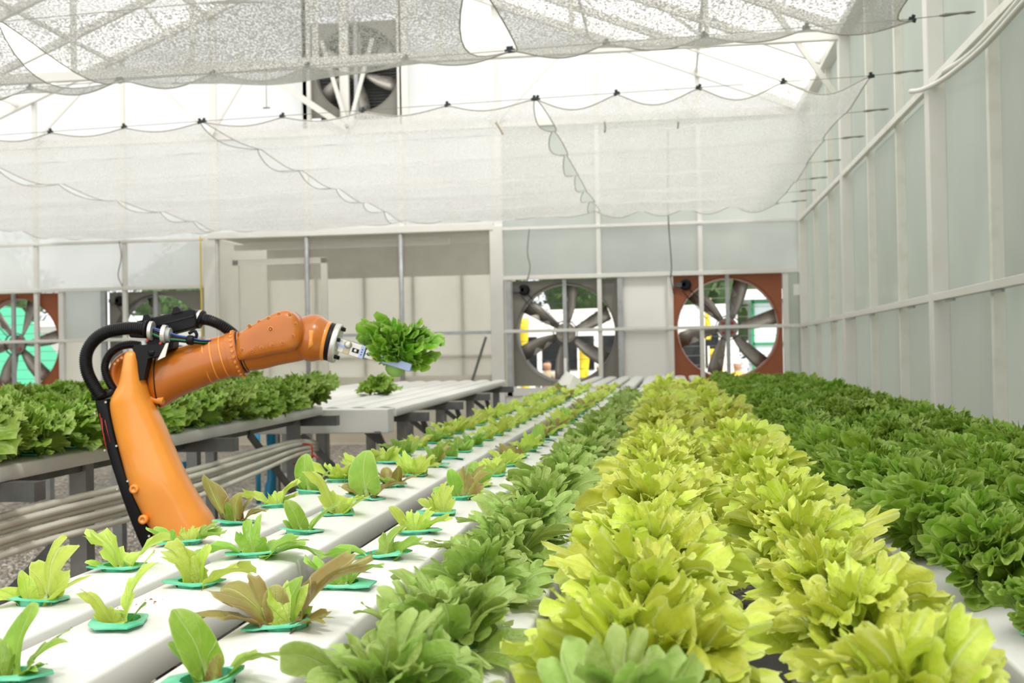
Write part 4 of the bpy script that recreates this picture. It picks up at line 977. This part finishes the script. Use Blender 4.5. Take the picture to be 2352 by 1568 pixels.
for c in (1,2,3):
    ys=[y for y in (YS1 if c==1 else YS2) if y>.9]
    base=1.242 if c==1 else 1.127
    for y in [q for q in HY[c] if q>.95 and q<9.4]:
        i=int(round((y-base)/.24)); x=XC[c]; r=random.Random(c*100+i)
        if (c,i) in CUS: lv,lb=CUS[(c,i)]
        else:
            st=r.choice(['lime','lime','lime','green','bronze','romaine'] if i<14 else ['lime','lime','lime','bronze']); lv=rand_leaves(r,st)
            if i>12: lv=[(a,b_,s*1.1,k_,c__) for a,b_,s,k_,c__ in lv]
            lb={'lime':'lime green frilled seedling','green':'mid green seedling','bronze':'bronze and green seedling','romaine':'smooth-leaved green seedling'}[st]
        seedling(x,y,zm(y)+.0015,lv,lb+(' '+names[c]+', %s from the viewer'%ordn(i) if (c,i) not in CUS else ''),c*100+i)
# dead leaf crumbs on the channel
r=random.Random(2); k=MB()
for j in range(9):
    x=XC[2]-.02+r.uniform(-.02,.02); y=1.47+r.uniform(-.03,.03); s=r.uniform(.001,.004); a=r.uniform(0,3)
    k.add([(x-s*math.cos(a),y-s*math.sin(a),ZT+.0025),(x+s*.5,y-s*.4,ZT+.004),(x+s*math.cos(a),y+s*math.sin(a),ZT+.0025),(x-s*.4,y+s*.5,ZT+.0045)],[(0,1,2,3)])
tag(k.build('leaf_crumbs',mat('dry_leaf',(.30,.07,.04),.8)),'reddish dry leaf crumbs on the second white channel','crumbs',kind='stuff')

# ================================================================== the robot arm
D0=3.5; ORG=Vector((0,0,CAM_Z))+D0*FW
def AW(px,py,dy=0.0):            # arm drawing coordinates -> world (arm stands in a vertical plane across the aisle)
    return ORG+RT*((px-1176)/FPX*D0)-UP*((py-784)/FPX*D0)+FW*dy
base_w=AW(470,1500); BX,BY=base_w.x,base_w.y
AR=empty('robot_arm',(BX,BY,0),yaw,'orange industrial robot arm with black hoses standing in the aisle, gripping a lettuce','robot arm')
Rinv=Matrix.Rotation(-yaw,3,'Z')
def A(px,py,dy=0.0):
    return Rinv@(AW(px,py,dy)-Vector((BX,BY,0)))
PXM=D0/FPX
def sup_ring(c,ax,ay,n=32,e=2.6):
    out=[]
    for j in range(n):
        g=2*PI*j/n; ca,sa=math.cos(g),math.sin(g)
        out.append(c+ax*(abs(ca)**(2/e)*(1 if ca>=0 else -1))+ay*(abs(sa)**(2/e)*(1 if sa>=0 else -1)))
    return out
YV=Vector((0,1,0))
def lofted(stations,m,name,e=2.6,parent=AR,n=32):
    """stations: (left px,py),(right px,py),half depth m,depth centre m"""
    rings=[]
    for (l,r_,hd,dc) in stations:
        a=A(*l,dc); b=A(*r_,dc); rings.append(sup_ring((a+b)/2,(b-a)/2,YV*hd,n,e))
    return MB().loft(rings).build(name,m,parent)
def interp(st,k=4):
    out=[]; P_=[st[0]]+list(st)+[st[-1]]
    for i in range(1,len(P_)-2):
        for j in range(k):
            t=j/k; vv=[]
            for q in range(4):
                a,b,c,d=[np.array(P_[i+o_][q],float) for o_ in (-1,0,1,2)]
                vv.append(.5*((2*b)+(c-a)*t+(2*a-5*b+4*c-d)*t*t+(3*b-a-3*c+d)*t**3))
            out.append((tuple(vv[0]),tuple(vv[1]),float(vv[2]),float(vv[3])))
    out.append(st[-1]); return out
# pedestal (hidden behind the bench from here, standing on the gravel)
c0=A(470,1500); 
MB().lathe([(.20,0),(.20,.03),(.16,.05),(.145,.12),(.14,.20),(.155,.22),(.155,.26)],(c0.x,c0.y,0),(0,0,1),32).build('base',M_black,AR)
MB().lathe([(.15,.26),(.16,.28),(.16,.36),(.12,.42)],(c0.x,c0.y,0),(0,0,1),32).build('rotating_column',M_orange2,AR)
sh=A(445,1360)
MB().lathe([(.02,-.17),(.10,-.165),(.115,-.14),(.115,.14),(.10,.165),(.02,.17)],(sh.x,sh.y,sh.z),(0,1,0),28).build('shoulder_joint',M_orange2,AR)
# lower link
st=[((318,806),(330,805),.030,-.05),((305,812),(335,812),.045,-.05),((299,845),(339,845),.055,-.05),((290,880),(346,880),.06,-.045),((272,912),(353,908),.065,-.04),((268,935),(362,930),.068,-.035),((276,985),(383,975),.07,-.03),
    ((291,1045),(408,1035),.072,-.03),((309,1110),(436,1095),.074,-.03),((336,1175),(466,1150),.078,-.02),((362,1228),(490,1190),.085,-.01),((385,1290),(515,1260),.09,0),((395,1350),(520,1340),.09,0),((420,1400),(500,1395),.07,0)]
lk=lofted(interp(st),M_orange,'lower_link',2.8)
# black cable cover strip along the back of the link
st=[((237,914),(267,914),.034,-.04),((240,935),(270,935),.036,-.04),((262,1022),(289,1020),.038,-.04),((290,1110),(318,1108),.040,-.04),((312,1180),(344,1174),.042,-.03),((329,1230),(366,1226),.042,-.02),((350,1290),(390,1290),.042,0)]
cv=lofted(interp(st,3),M_black,'cable_cover',6)
for q in ((240,945),(264,920),(262,1028),(288,1018),(290,1115),(313,1097),(330,1222),(361,1220)):
    p=A(q[0]+1,q[1],-.082); MB().lathe([(.0035,0),(.003,-.003)],p,(0,1,0),8).build('screw',M_steel,cv)
edge=[A(236,930,.01),A(262,1026,.01),A(289,1112,.01),A(328,1232,.01)]
MB().tube(edge,.008,8).build('cable_edge',M_orange2,AR)
for k,pts in enumerate(([(250,945),(262,1010),(268,1030)],[(262,960),(268,985),(274,1010)],[(255,955),(258,985),(266,1018)])):
    MB().tube([A(px,py,-.080) for px,py in pts],.0008,4).build('red_mark',M_red,cv)
for q in ((333,1113),(353,1181)):
    p=A(q[0],q[1],-.098); MB().lathe([(.014,.02),(.014,-.006),(.011,-.009),(.006,-.009),(.005,-.005),(.001,-.005)],p,(0,1,0),18).build('knob',M_orange,lk)
# elbow housing behind the link
p=A(318,858)
MB().lathe([(.03,.10),(.062,.095),(.072,.07),(.072,-.01),(.066,-.02),(.050,-.02),(.048,-.012),(.001,-.012)],A(306,860),(0,1,0),36).build('elbow_motor',M_orange2,AR)
MB().lathe([(.03,.12),(.07,.115),(.085,.09),(.085,.0),(.078,-.02),(.05,-.03),(.001,-.03)],A(352,862,.02),(0,1,0),36).build('elbow_joint',M_orange2,AR)
for a in range(7):
    g=rad(60+a*14); c=A(306,860,-.022)+Vector((math.cos(g),0,math.sin(g)))*.058; MB().lathe([(.005,0),(.0045,-.004)],c,(0,1,0),8).build('bolt',M_orange,AR)
# forearm
st=[((345,812),(352,925),.060,.02),((362,809),(368,936),.068,.02),((400,799),(410,912),.070,.02),((450,785),(470,886),.066,.02),((482,776),(506,872),.062,.02),((520,767),(545,863),.060,.02),((546,760),(570,853),.058,.02)]
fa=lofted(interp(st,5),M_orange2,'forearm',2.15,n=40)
# fin / gusset under the forearm
g_=MB(); pr=[(350,905),(366,938),(380,930),(420,902),(440,892),(400,880)]
g_.loft([[A(x,y,.0) for x,y in pr],[A(x,y,.035) for x,y in pr]],smooth=False); g_.build('gusset',M_orange2,fa)
for (x,y,w,h) in ((352,893,24,18),(360,915,30,20)):
    MB().lathe([(.006,-.03),(.0125,-.026),(.0125,.03)],A(x,y,-.02),(.9,-.15,-.2),14).build('stop_lug',M_orange,fa)
def ringat(l,r_,hd,dc,wd,gr,m,name,e=2.15):
    a=A(*l,dc); b=A(*r_,dc); ax=(b-a)/2; nrm=YV.cross(ax).normalized(); c=(a+b)/2
    rings=[sup_ring(c+nrm*s*wd/2,ax*(1+g1/ax.length),YV*(hd+g1),40,e) for s,g1 in ((-1,-.004),(-1,gr),(1,gr),(1,-.004))]
    return MB().loft(rings,cap=False,smooth=False).build(name,m,fa)
ringat((362,809),(368,936),.068,.02,.004,.0006,M_black,'joint_seam')
for l,r_ in (((466,780),(487,879)),((482,776),(504,872)),((503,771),(527,866))): ringat(l,r_,.0625,.02,.0035,.0012,M_orange,'seam_ring')
ringat((527,765),(552,862),.0605,.02,.030,.0035,M_orange2,'flange_ring')
ringat((541,761),(566,855),.0590,.02,.004,.0015,M_black,'joint_seam')
# flange bolts
a=A(531,764,.02); b=A(556,861,.02); c=(a+b)/2; ax=(b-a)/2; nrm=YV.cross(ax).normalized()
for k in range(26):
    g=2*PI*k/26; d=ax*math.cos(g)+YV*.0605*math.sin(g); p=c+d*1.06
    MB().lathe([(.0048,0),(.0045,.004),(.002,.004),(.002,.002)],p,d,8).build('flange_bolt',M_orange,fa)
# wrist body behind the cover
st=[((548,762),(572,852),.056,.02),((575,752),(600,848),.055,.025),((620,742),(640,838),.052,.03),((665,738),(690,828),.05,.03),((700,745),(712,818),.042,.03)]
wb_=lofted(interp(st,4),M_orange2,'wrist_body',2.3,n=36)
# bulged wrist cover with recessed screws
def pillow(outline,yb,yf,m,name,parent):
    pts=[A(x,y,0) for x,y in outline]; c=sum(pts,Vector())/len(pts); n=len(pts)
    rings=[]
    for s,yy in ((1.0,yb),(1.0,yf+.034),(.985,yf+.022),(.95,yf+.012),(.89,yf+.005),(.78,yf+.001),(.55,yf-.002),(.25,yf-.003)):
        rings.append([Vector((c.x+(p.x-c.x)*s,c.y+yy,c.z+(p.z-c.z)*s)) for p in pts])
    return fixn(MB().loft(rings).build(name,m,parent))
ol=smooth_path([(550,782,0),(560,764,0),(585,748,0),(615,731,0),(640,719,0),(663,713,0),(685,722,0),(699,745,0),(702,770,0),(694,793,0),(675,806,0),(640,812,0),(610,819,0),(575,825,0),(557,826,0),(549,806,0)],4)
ol=[(p.x,p.y) for p in ol][:-1]
from mathutils.bvhtree import BVHTree
wc=pillow(ol,.03,-.070,M_orange2,'wrist_cover',AR)
WBVH=BVHTree.FromPolygons([v.co[:] for v in wc.data.vertices],[tuple(p.vertices) for p in wc.data.polygons])
def recess(x,y,r,par,yy=-.0645):
    p=A(x,y,0); hit=WBVH.ray_cast(Vector((p.x,p.y-.4,p.z)),Vector((0,1,0)))
    p=hit[0] if hit[0] else A(x,y,yy)
    MB().lathe([(r*1.3,.006),(r*1.25,-.0012),(r,-.0018),(r*.9,.001)],p,(0,1,0),18).build('screw_seat',M_orange,par)
    MB().lathe([(r*.9,0),(r*.85,-.0014)],p,(0,1,0),14).build('screw_recess',mat_rec,par)
    MB().lathe([(r*.42,0),(r*.38,-.003),(r*.15,-.003)],p,(0,1,0),10).build('screw_head',M_orange,par)
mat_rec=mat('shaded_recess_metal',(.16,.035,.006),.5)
for x,y in ((580,747),(604,738),(627,730),(652,719),(678,721),(692,743),(686,772),(662,789),(636,794),(611,801),(587,808),(563,806)):
    cx_,cy_=630,772; f_=.93; recess(cx_+(x-cx_)*f_,cy_+(y-cy_)*f_,.0046,wc)
recess(633,757,.0065,wc,-.0725)
# wrist knuckle and flange
kc=A(712,775,.025); fd=(A(760,785)-A(712,775)).normalized(); fd=Vector((math.cos(rad(-14)),0,math.sin(rad(-14))))
rb=MB()
prof=[(.001,-.066),(.03,-.060),(.052,-.045),(.066,-.022),(.073,0),(.071,.018),(.064,.034),(.0595,.045),(.0585,.052)]
rb.lathe(prof,kc,fd,40); kn=rb.build('wrist_knuckle',M_orange2,AR)
MB().lathe([(.0600,.036),(.0605,.038),(.0605,.052),(.059,.053)],kc,fd,40).build('wrist_collar',M_orange,kn)
ct=pillow([(714,752),(728,757),(726,795),(712,805)],.0,-.045,M_orange,'wrist_side_plate',kn)
MB().lathe([(.0575,.052),(.0585,.053),(.0585,.066),(.0575,.067)],kc,fd,40).build('black_ring',M_black,AR)
fl_=MB().lathe([(.0595,.067),(.0605,.069),(.0605,.083),(.059,.085),(.001,.085)],kc,fd,40).build('tool_flange',M_steel,AR)
sidev=fd.cross(YV).normalized()
for g in (75,150,215,285,345,20):
    p=kc+fd*.084+(sidev*math.cos(rad(g))+YV*math.sin(rad(g)))*.049
    MB().lathe([(.0065,0),(.0065,.010),(.003,.010),(.003,.004)],p,fd,6).build('flange_bolt',M_black,fl_)
# gripper: body, jaw, fingers (drawn along its axis, tilted 17 degrees)
G0=A(762,787,.02); gd=(A(838,811,.02)-A(762,787,.02)).normalized(); gn=YV.cross(gd).normalized()
if gn.z<0: gn=-gn
def gbox(u0,u1,n0,n1,y0,y1,m,name,par,bev=.0015):
    """u along the gripper (px units), n across (px), y depth (m)"""
    mb=MB(); mb.box((u0*PXM,y0,n0*PXM),(u1*PXM,y1,n1*PXM),bev=bev)
    mb.v=[tuple(G0+gd*v[0]+Vector((0,v[1],0))+gn*v[2]) for v in mb.v]
    return mb.build(name,m,par)
def gcyl(u,n,y,r,h,m,name,par,nn=18):
    p=G0+gd*u*PXM+gn*n*PXM+Vector((0,y,0)); return MB().lathe([(r*.8,0),(r,.0),(r,-h*.8),(r*.86,-h),(.001,-h)],p,(0,1,0),nn).build(name,m,par)
gp=empty('gripper',(0,0,0),0,parent=AR)
def ghost(o): return o
gbody=gbox(0,70,-15,15,-.025,.035,M_steel,'gripper_body',gp)
gbox(2,44,-3,3,-.029,-.024,M_blue,'slide_groove',gbody,.0005)
gbox(0,72,15,17,-.020,.03,M_galv,'top_plate',gbody,.0005)
for u,n in ((9,-9),(38,7)):
    gcyl(u,n,-.022,.0115,.012,M_gold,'roller',gbody); gcyl(u,n,-.030,.0085,.007,M_steel,'roller_cap',gbody)
gbox(30,45,-15,-1,-.028,-.02,M_gold,'bearing_block',gbody)
gbox(50,66,-6,4,-.0265,-.02,M_black,'window_slot',gbody,.0005); gcyl(58,-1,-.0262,.0045,.003,M_steel,'slot_roller',gbody)
gbox(68,79,-15,16,-.027,.036,M_blue,'front_block',gp)
for n in (-6,0,6): gcyl(73,n,-.0265,.002,.0016,M_black,'screw',gbody,8)
gbox(77,84,-7,4,-.022,.028,M_black,'jaw_carrier',gp)
for sy,(ya,yb) in enumerate(((-.034,-.022),(.062,.074))):
    j=gbox(82,118,-10,10,ya,yb,M_steel,'jaw',gp); gbox(100,118,-9.5,9.5,ya-.0012,yb+.0006,M_gold,'jaw_band',j,.0005)
    gbox(118,192,-9.5,9.5,ya-.001,yb,M_blue,'finger_pad',gp,.002)
    if sy==0:
        for u in (90,100): gcyl(u,1,ya-.0005,.0052,.002,M_black,'jaw_screw',j); gcyl(u,1,ya-.002,.0022,.001,M_galv,'jaw_screw_centre',j)
for u in (138,160): gbox(u,u+3,9,14,-.03,.0,M_black,'finger_peg',gp,.0004)
# black cable box, brackets, clamps, hoses
def quadbox(pts,y0,y1,m,name,par=AR): 
    return fixn(MB().loft([[A(x,y,y0) for x,y in pts],[A(x,y,y1) for x,y in pts]],smooth=False).build(name,m,par))
bx_=quadbox([(292,752),(318,737),(440,709),(449,712),(453,742),(448,752),(350,778),(300,775)],-.01,.07,M_black,'cable_box')
bv=bx_.modifiers.new('b','BEVEL'); bv.width=.004; bv.segments=2
quadbox([(330,740),(334,724),(345,722),(350,728),(353,737)],-.02,.02,M_black,'box_lug',bx_); quadbox([(398,722),(402,707),(411,704),(417,708),(420,717)],-.02,.02,M_black,'box_lug',bx_)
quadbox([(352,748),(446,724),(448,727),(353,751)],-.016,-.01,M_blackc,'box_ridge',bx_)
quadbox([(237,762),(240,750),(258,747),(266,750),(262,768),(240,770)],-.01,.04,M_black,'hose_guide')
quadbox([(330,792),(400,790),(405,800),(385,815),(360,822),(350,868),(339,873),(337,830),(325,800)],-.085,-.04,M_black,'hose_bracket')
quadbox([(352,762),(372,762),(378,800),(352,800)],-.06,.0,M_black,'clamp_body'); quadbox([(388,775),(412,772),(410,800),(386,806)],-.055,.0,M_black,'clamp_body')
quadbox([(383,826),(402,788),(408,787),(404,802),(400,818)],-.092,-.088,M_white,'paper_tag')
MB().lathe([(.012,0),(.013,-.012),(.010,-.018),(.001,-.018)],A(368,815,-.075),(0,.4,-1),14).build('knob',M_black,AR)
def corrugated(pts,r,dy,name,par=AR,pitch=.0058,dys=None):
    P_=[A(x,y,(dys[i] if dys else dy)) for i,(x,y) in enumerate(pts)]; sp=smooth_path(P_,24)
    L=0; out=[sp[0]]; cum=[0]
    for i in range(1,len(sp)): L+=(sp[i]-sp[i-1]).length; cum.append(L)
    n=int(L/pitch)*4; path=[];rs=[]; k=0
    for q in range(n+1):
        t=L*q/n
        while k<len(cum)-2 and cum[k+1]<t: k+=1
        f=(t-cum[k])/max(1e-9,cum[k+1]-cum[k]); path.append(sp[k].lerp(sp[k+1],f)); rs.append(r*(1.0 if q%4 in(1,2) else .90))
    return MB().tube(path,rs,20,smooth=False).build(name,M_blackc,par)
corrugated([(356,757),(325,754),(290,757),(258,766),(233,786),(219,815),(221,850),(236,883),(252,908)],.0195,-.075,'corrugated_hose')
corrugated([(330,793),(305,791),(280,797),(259,814),(249,840),(254,866),(267,890),(283,910)],.0125,-.03,'corrugated_hose')
corrugated([(452,733),(468,733),(488,739),(510,751),(528,768),(540,785)],.0175,.0,'corrugated_hose',dys=[.03,.02,.02,.03,.05,.07])
MB().lathe([(.024,0),(.026,.004),(.026,.020),(.022,.026)],A(247,914,-.055),A(243,898,-.055)-A(247,914,-.055),24).build('hose_collar',M_black,AR)
MB().lathe([(.022,0),(.024,.004),(.024,.016),(.020,.02)],A(266,908,-.045),A(260,894,-.045)-A(266,908,-.045),24).build('hose_collar',M_black,AR)
def clamp(x,y,r,wd,dy,dirv,m=M_steel):
    d=dirv.normalized(); c=A(x,y,dy)
    return MB().lathe([(r,-wd/2),(r+.0025,-wd/2),(r+.0025,wd/2),(r,wd/2)],c,d,26,smooth=False).build('hose_clamp',m,AR)
dv=A(400,765)-A(300,757)
MB().lathe([(.026,-.008),(.027,.0)],A(356,757,-.072),dv,24).build('hose_end_ring',M_black,AR)
clamp(364,760,.026,.010,-.07,dv); clamp(392,768,.026,.012,-.062,dv); clamp(401,769,.019,.012,-.062,dv,M_galv)
clamp(449,732,.026,.008,.03,A(470,737)-A(449,730),M_steel)
MB().lathe([(.028,-.004),(.030,0),(.028,.006)],A(455,733,.03),A(470,737)-A(449,730),24,smooth=False).build('hose_end_ring',M_black,AR)
rr=random.Random(4)
for k,(m_,off,r) in enumerate(((M_green,(0,8),.0042),(M_bluec,(0,-8),.0028),(M_black,(0,-2),.004),(M_black,(2,3),.004),(M_galv,(0,-4),.002),(M_black,(3,12),.0045))):
    pts=[(366,760+off[1]*.8),(392,769+off[1]),(420,775+off[1]*.6),(445,779+off[1]*.5),(470,784+off[1]*.3),(500,784+off[1]*.25)]
    MB().tube(smooth_path([A(x,y,d_) for (x,y),d_ in zip(pts,[-.07,-.062,-.055,-.045,-.03,.0])],5),r,8).build('cable',m_,AR)
MB().lathe([(.013,-.010),(.015,-.006),(.015,.006),(.013,.01)],A(447,781,-.045),dv,14).build('cable_clip',M_black,AR)
MB().tube(smooth_path([A(x,y,-.03) for x,y in ((440,766),(452,760),(458,768),(455,778))],5),.005,8).build('cable',M_black,AR)
for q in ((358,782),(388,788)): MB().lathe([(.004,0),(.004,-.01)],A(q[0],q[1],-.07),(0.3,1,0),8).build('red_cap',M_red,AR)

# lettuce held by the gripper
lp=AW(909,832,.028)
hl=empty('lettuce',lp,0,'bright green frilled lettuce held in the robot gripper','lettuce')
M_leaf_held=leaf_mat('bright_frilled_leaf',(.13,.36,.015),(.24,.50,.03),(.52,.72,.20),fan=True,tl=.35)
HL=[arr_mesh('leaf',*leaf_arr('fri',300+i,13,161,L=.15),M_leaf_held) for i in range(7)]
r=random.Random(12); az=0
axis=Vector((.28,0,1)).normalized(); tiltq=Vector((0,0,1)).rotation_difference(Vector((.14,.10,.98)).normalized()).to_matrix().to_4x4()
for i in range(26):
    q=i/25; az+=2.4; front=math.cos(az+PI/2)
    ti=rad(2+48*q**.8)+r.uniform(-.08,.08); sc=(.80+.22*q)*r.uniform(.92,1.08)
    if front>.0: ti=min(ti,rad(15))
    if front>.55 and q>.45: continue
    o=link('leaf',HL[i%7],hl); o.matrix_local=tiltq@Matrix.Translation((.004*math.cos(az),.004*math.sin(az),-.002))@rotm(az,ti,sc,r.uniform(-.4,.4))
MB().lathe([(.001,-.046),(.018,-.042),(.030,-.028),(.032,-.008),(.022,.02)],(0,0,0),(.25,0,1),14).build('root_end',mat('pale_green_root_end',(.26,.46,.10),.6),hl)
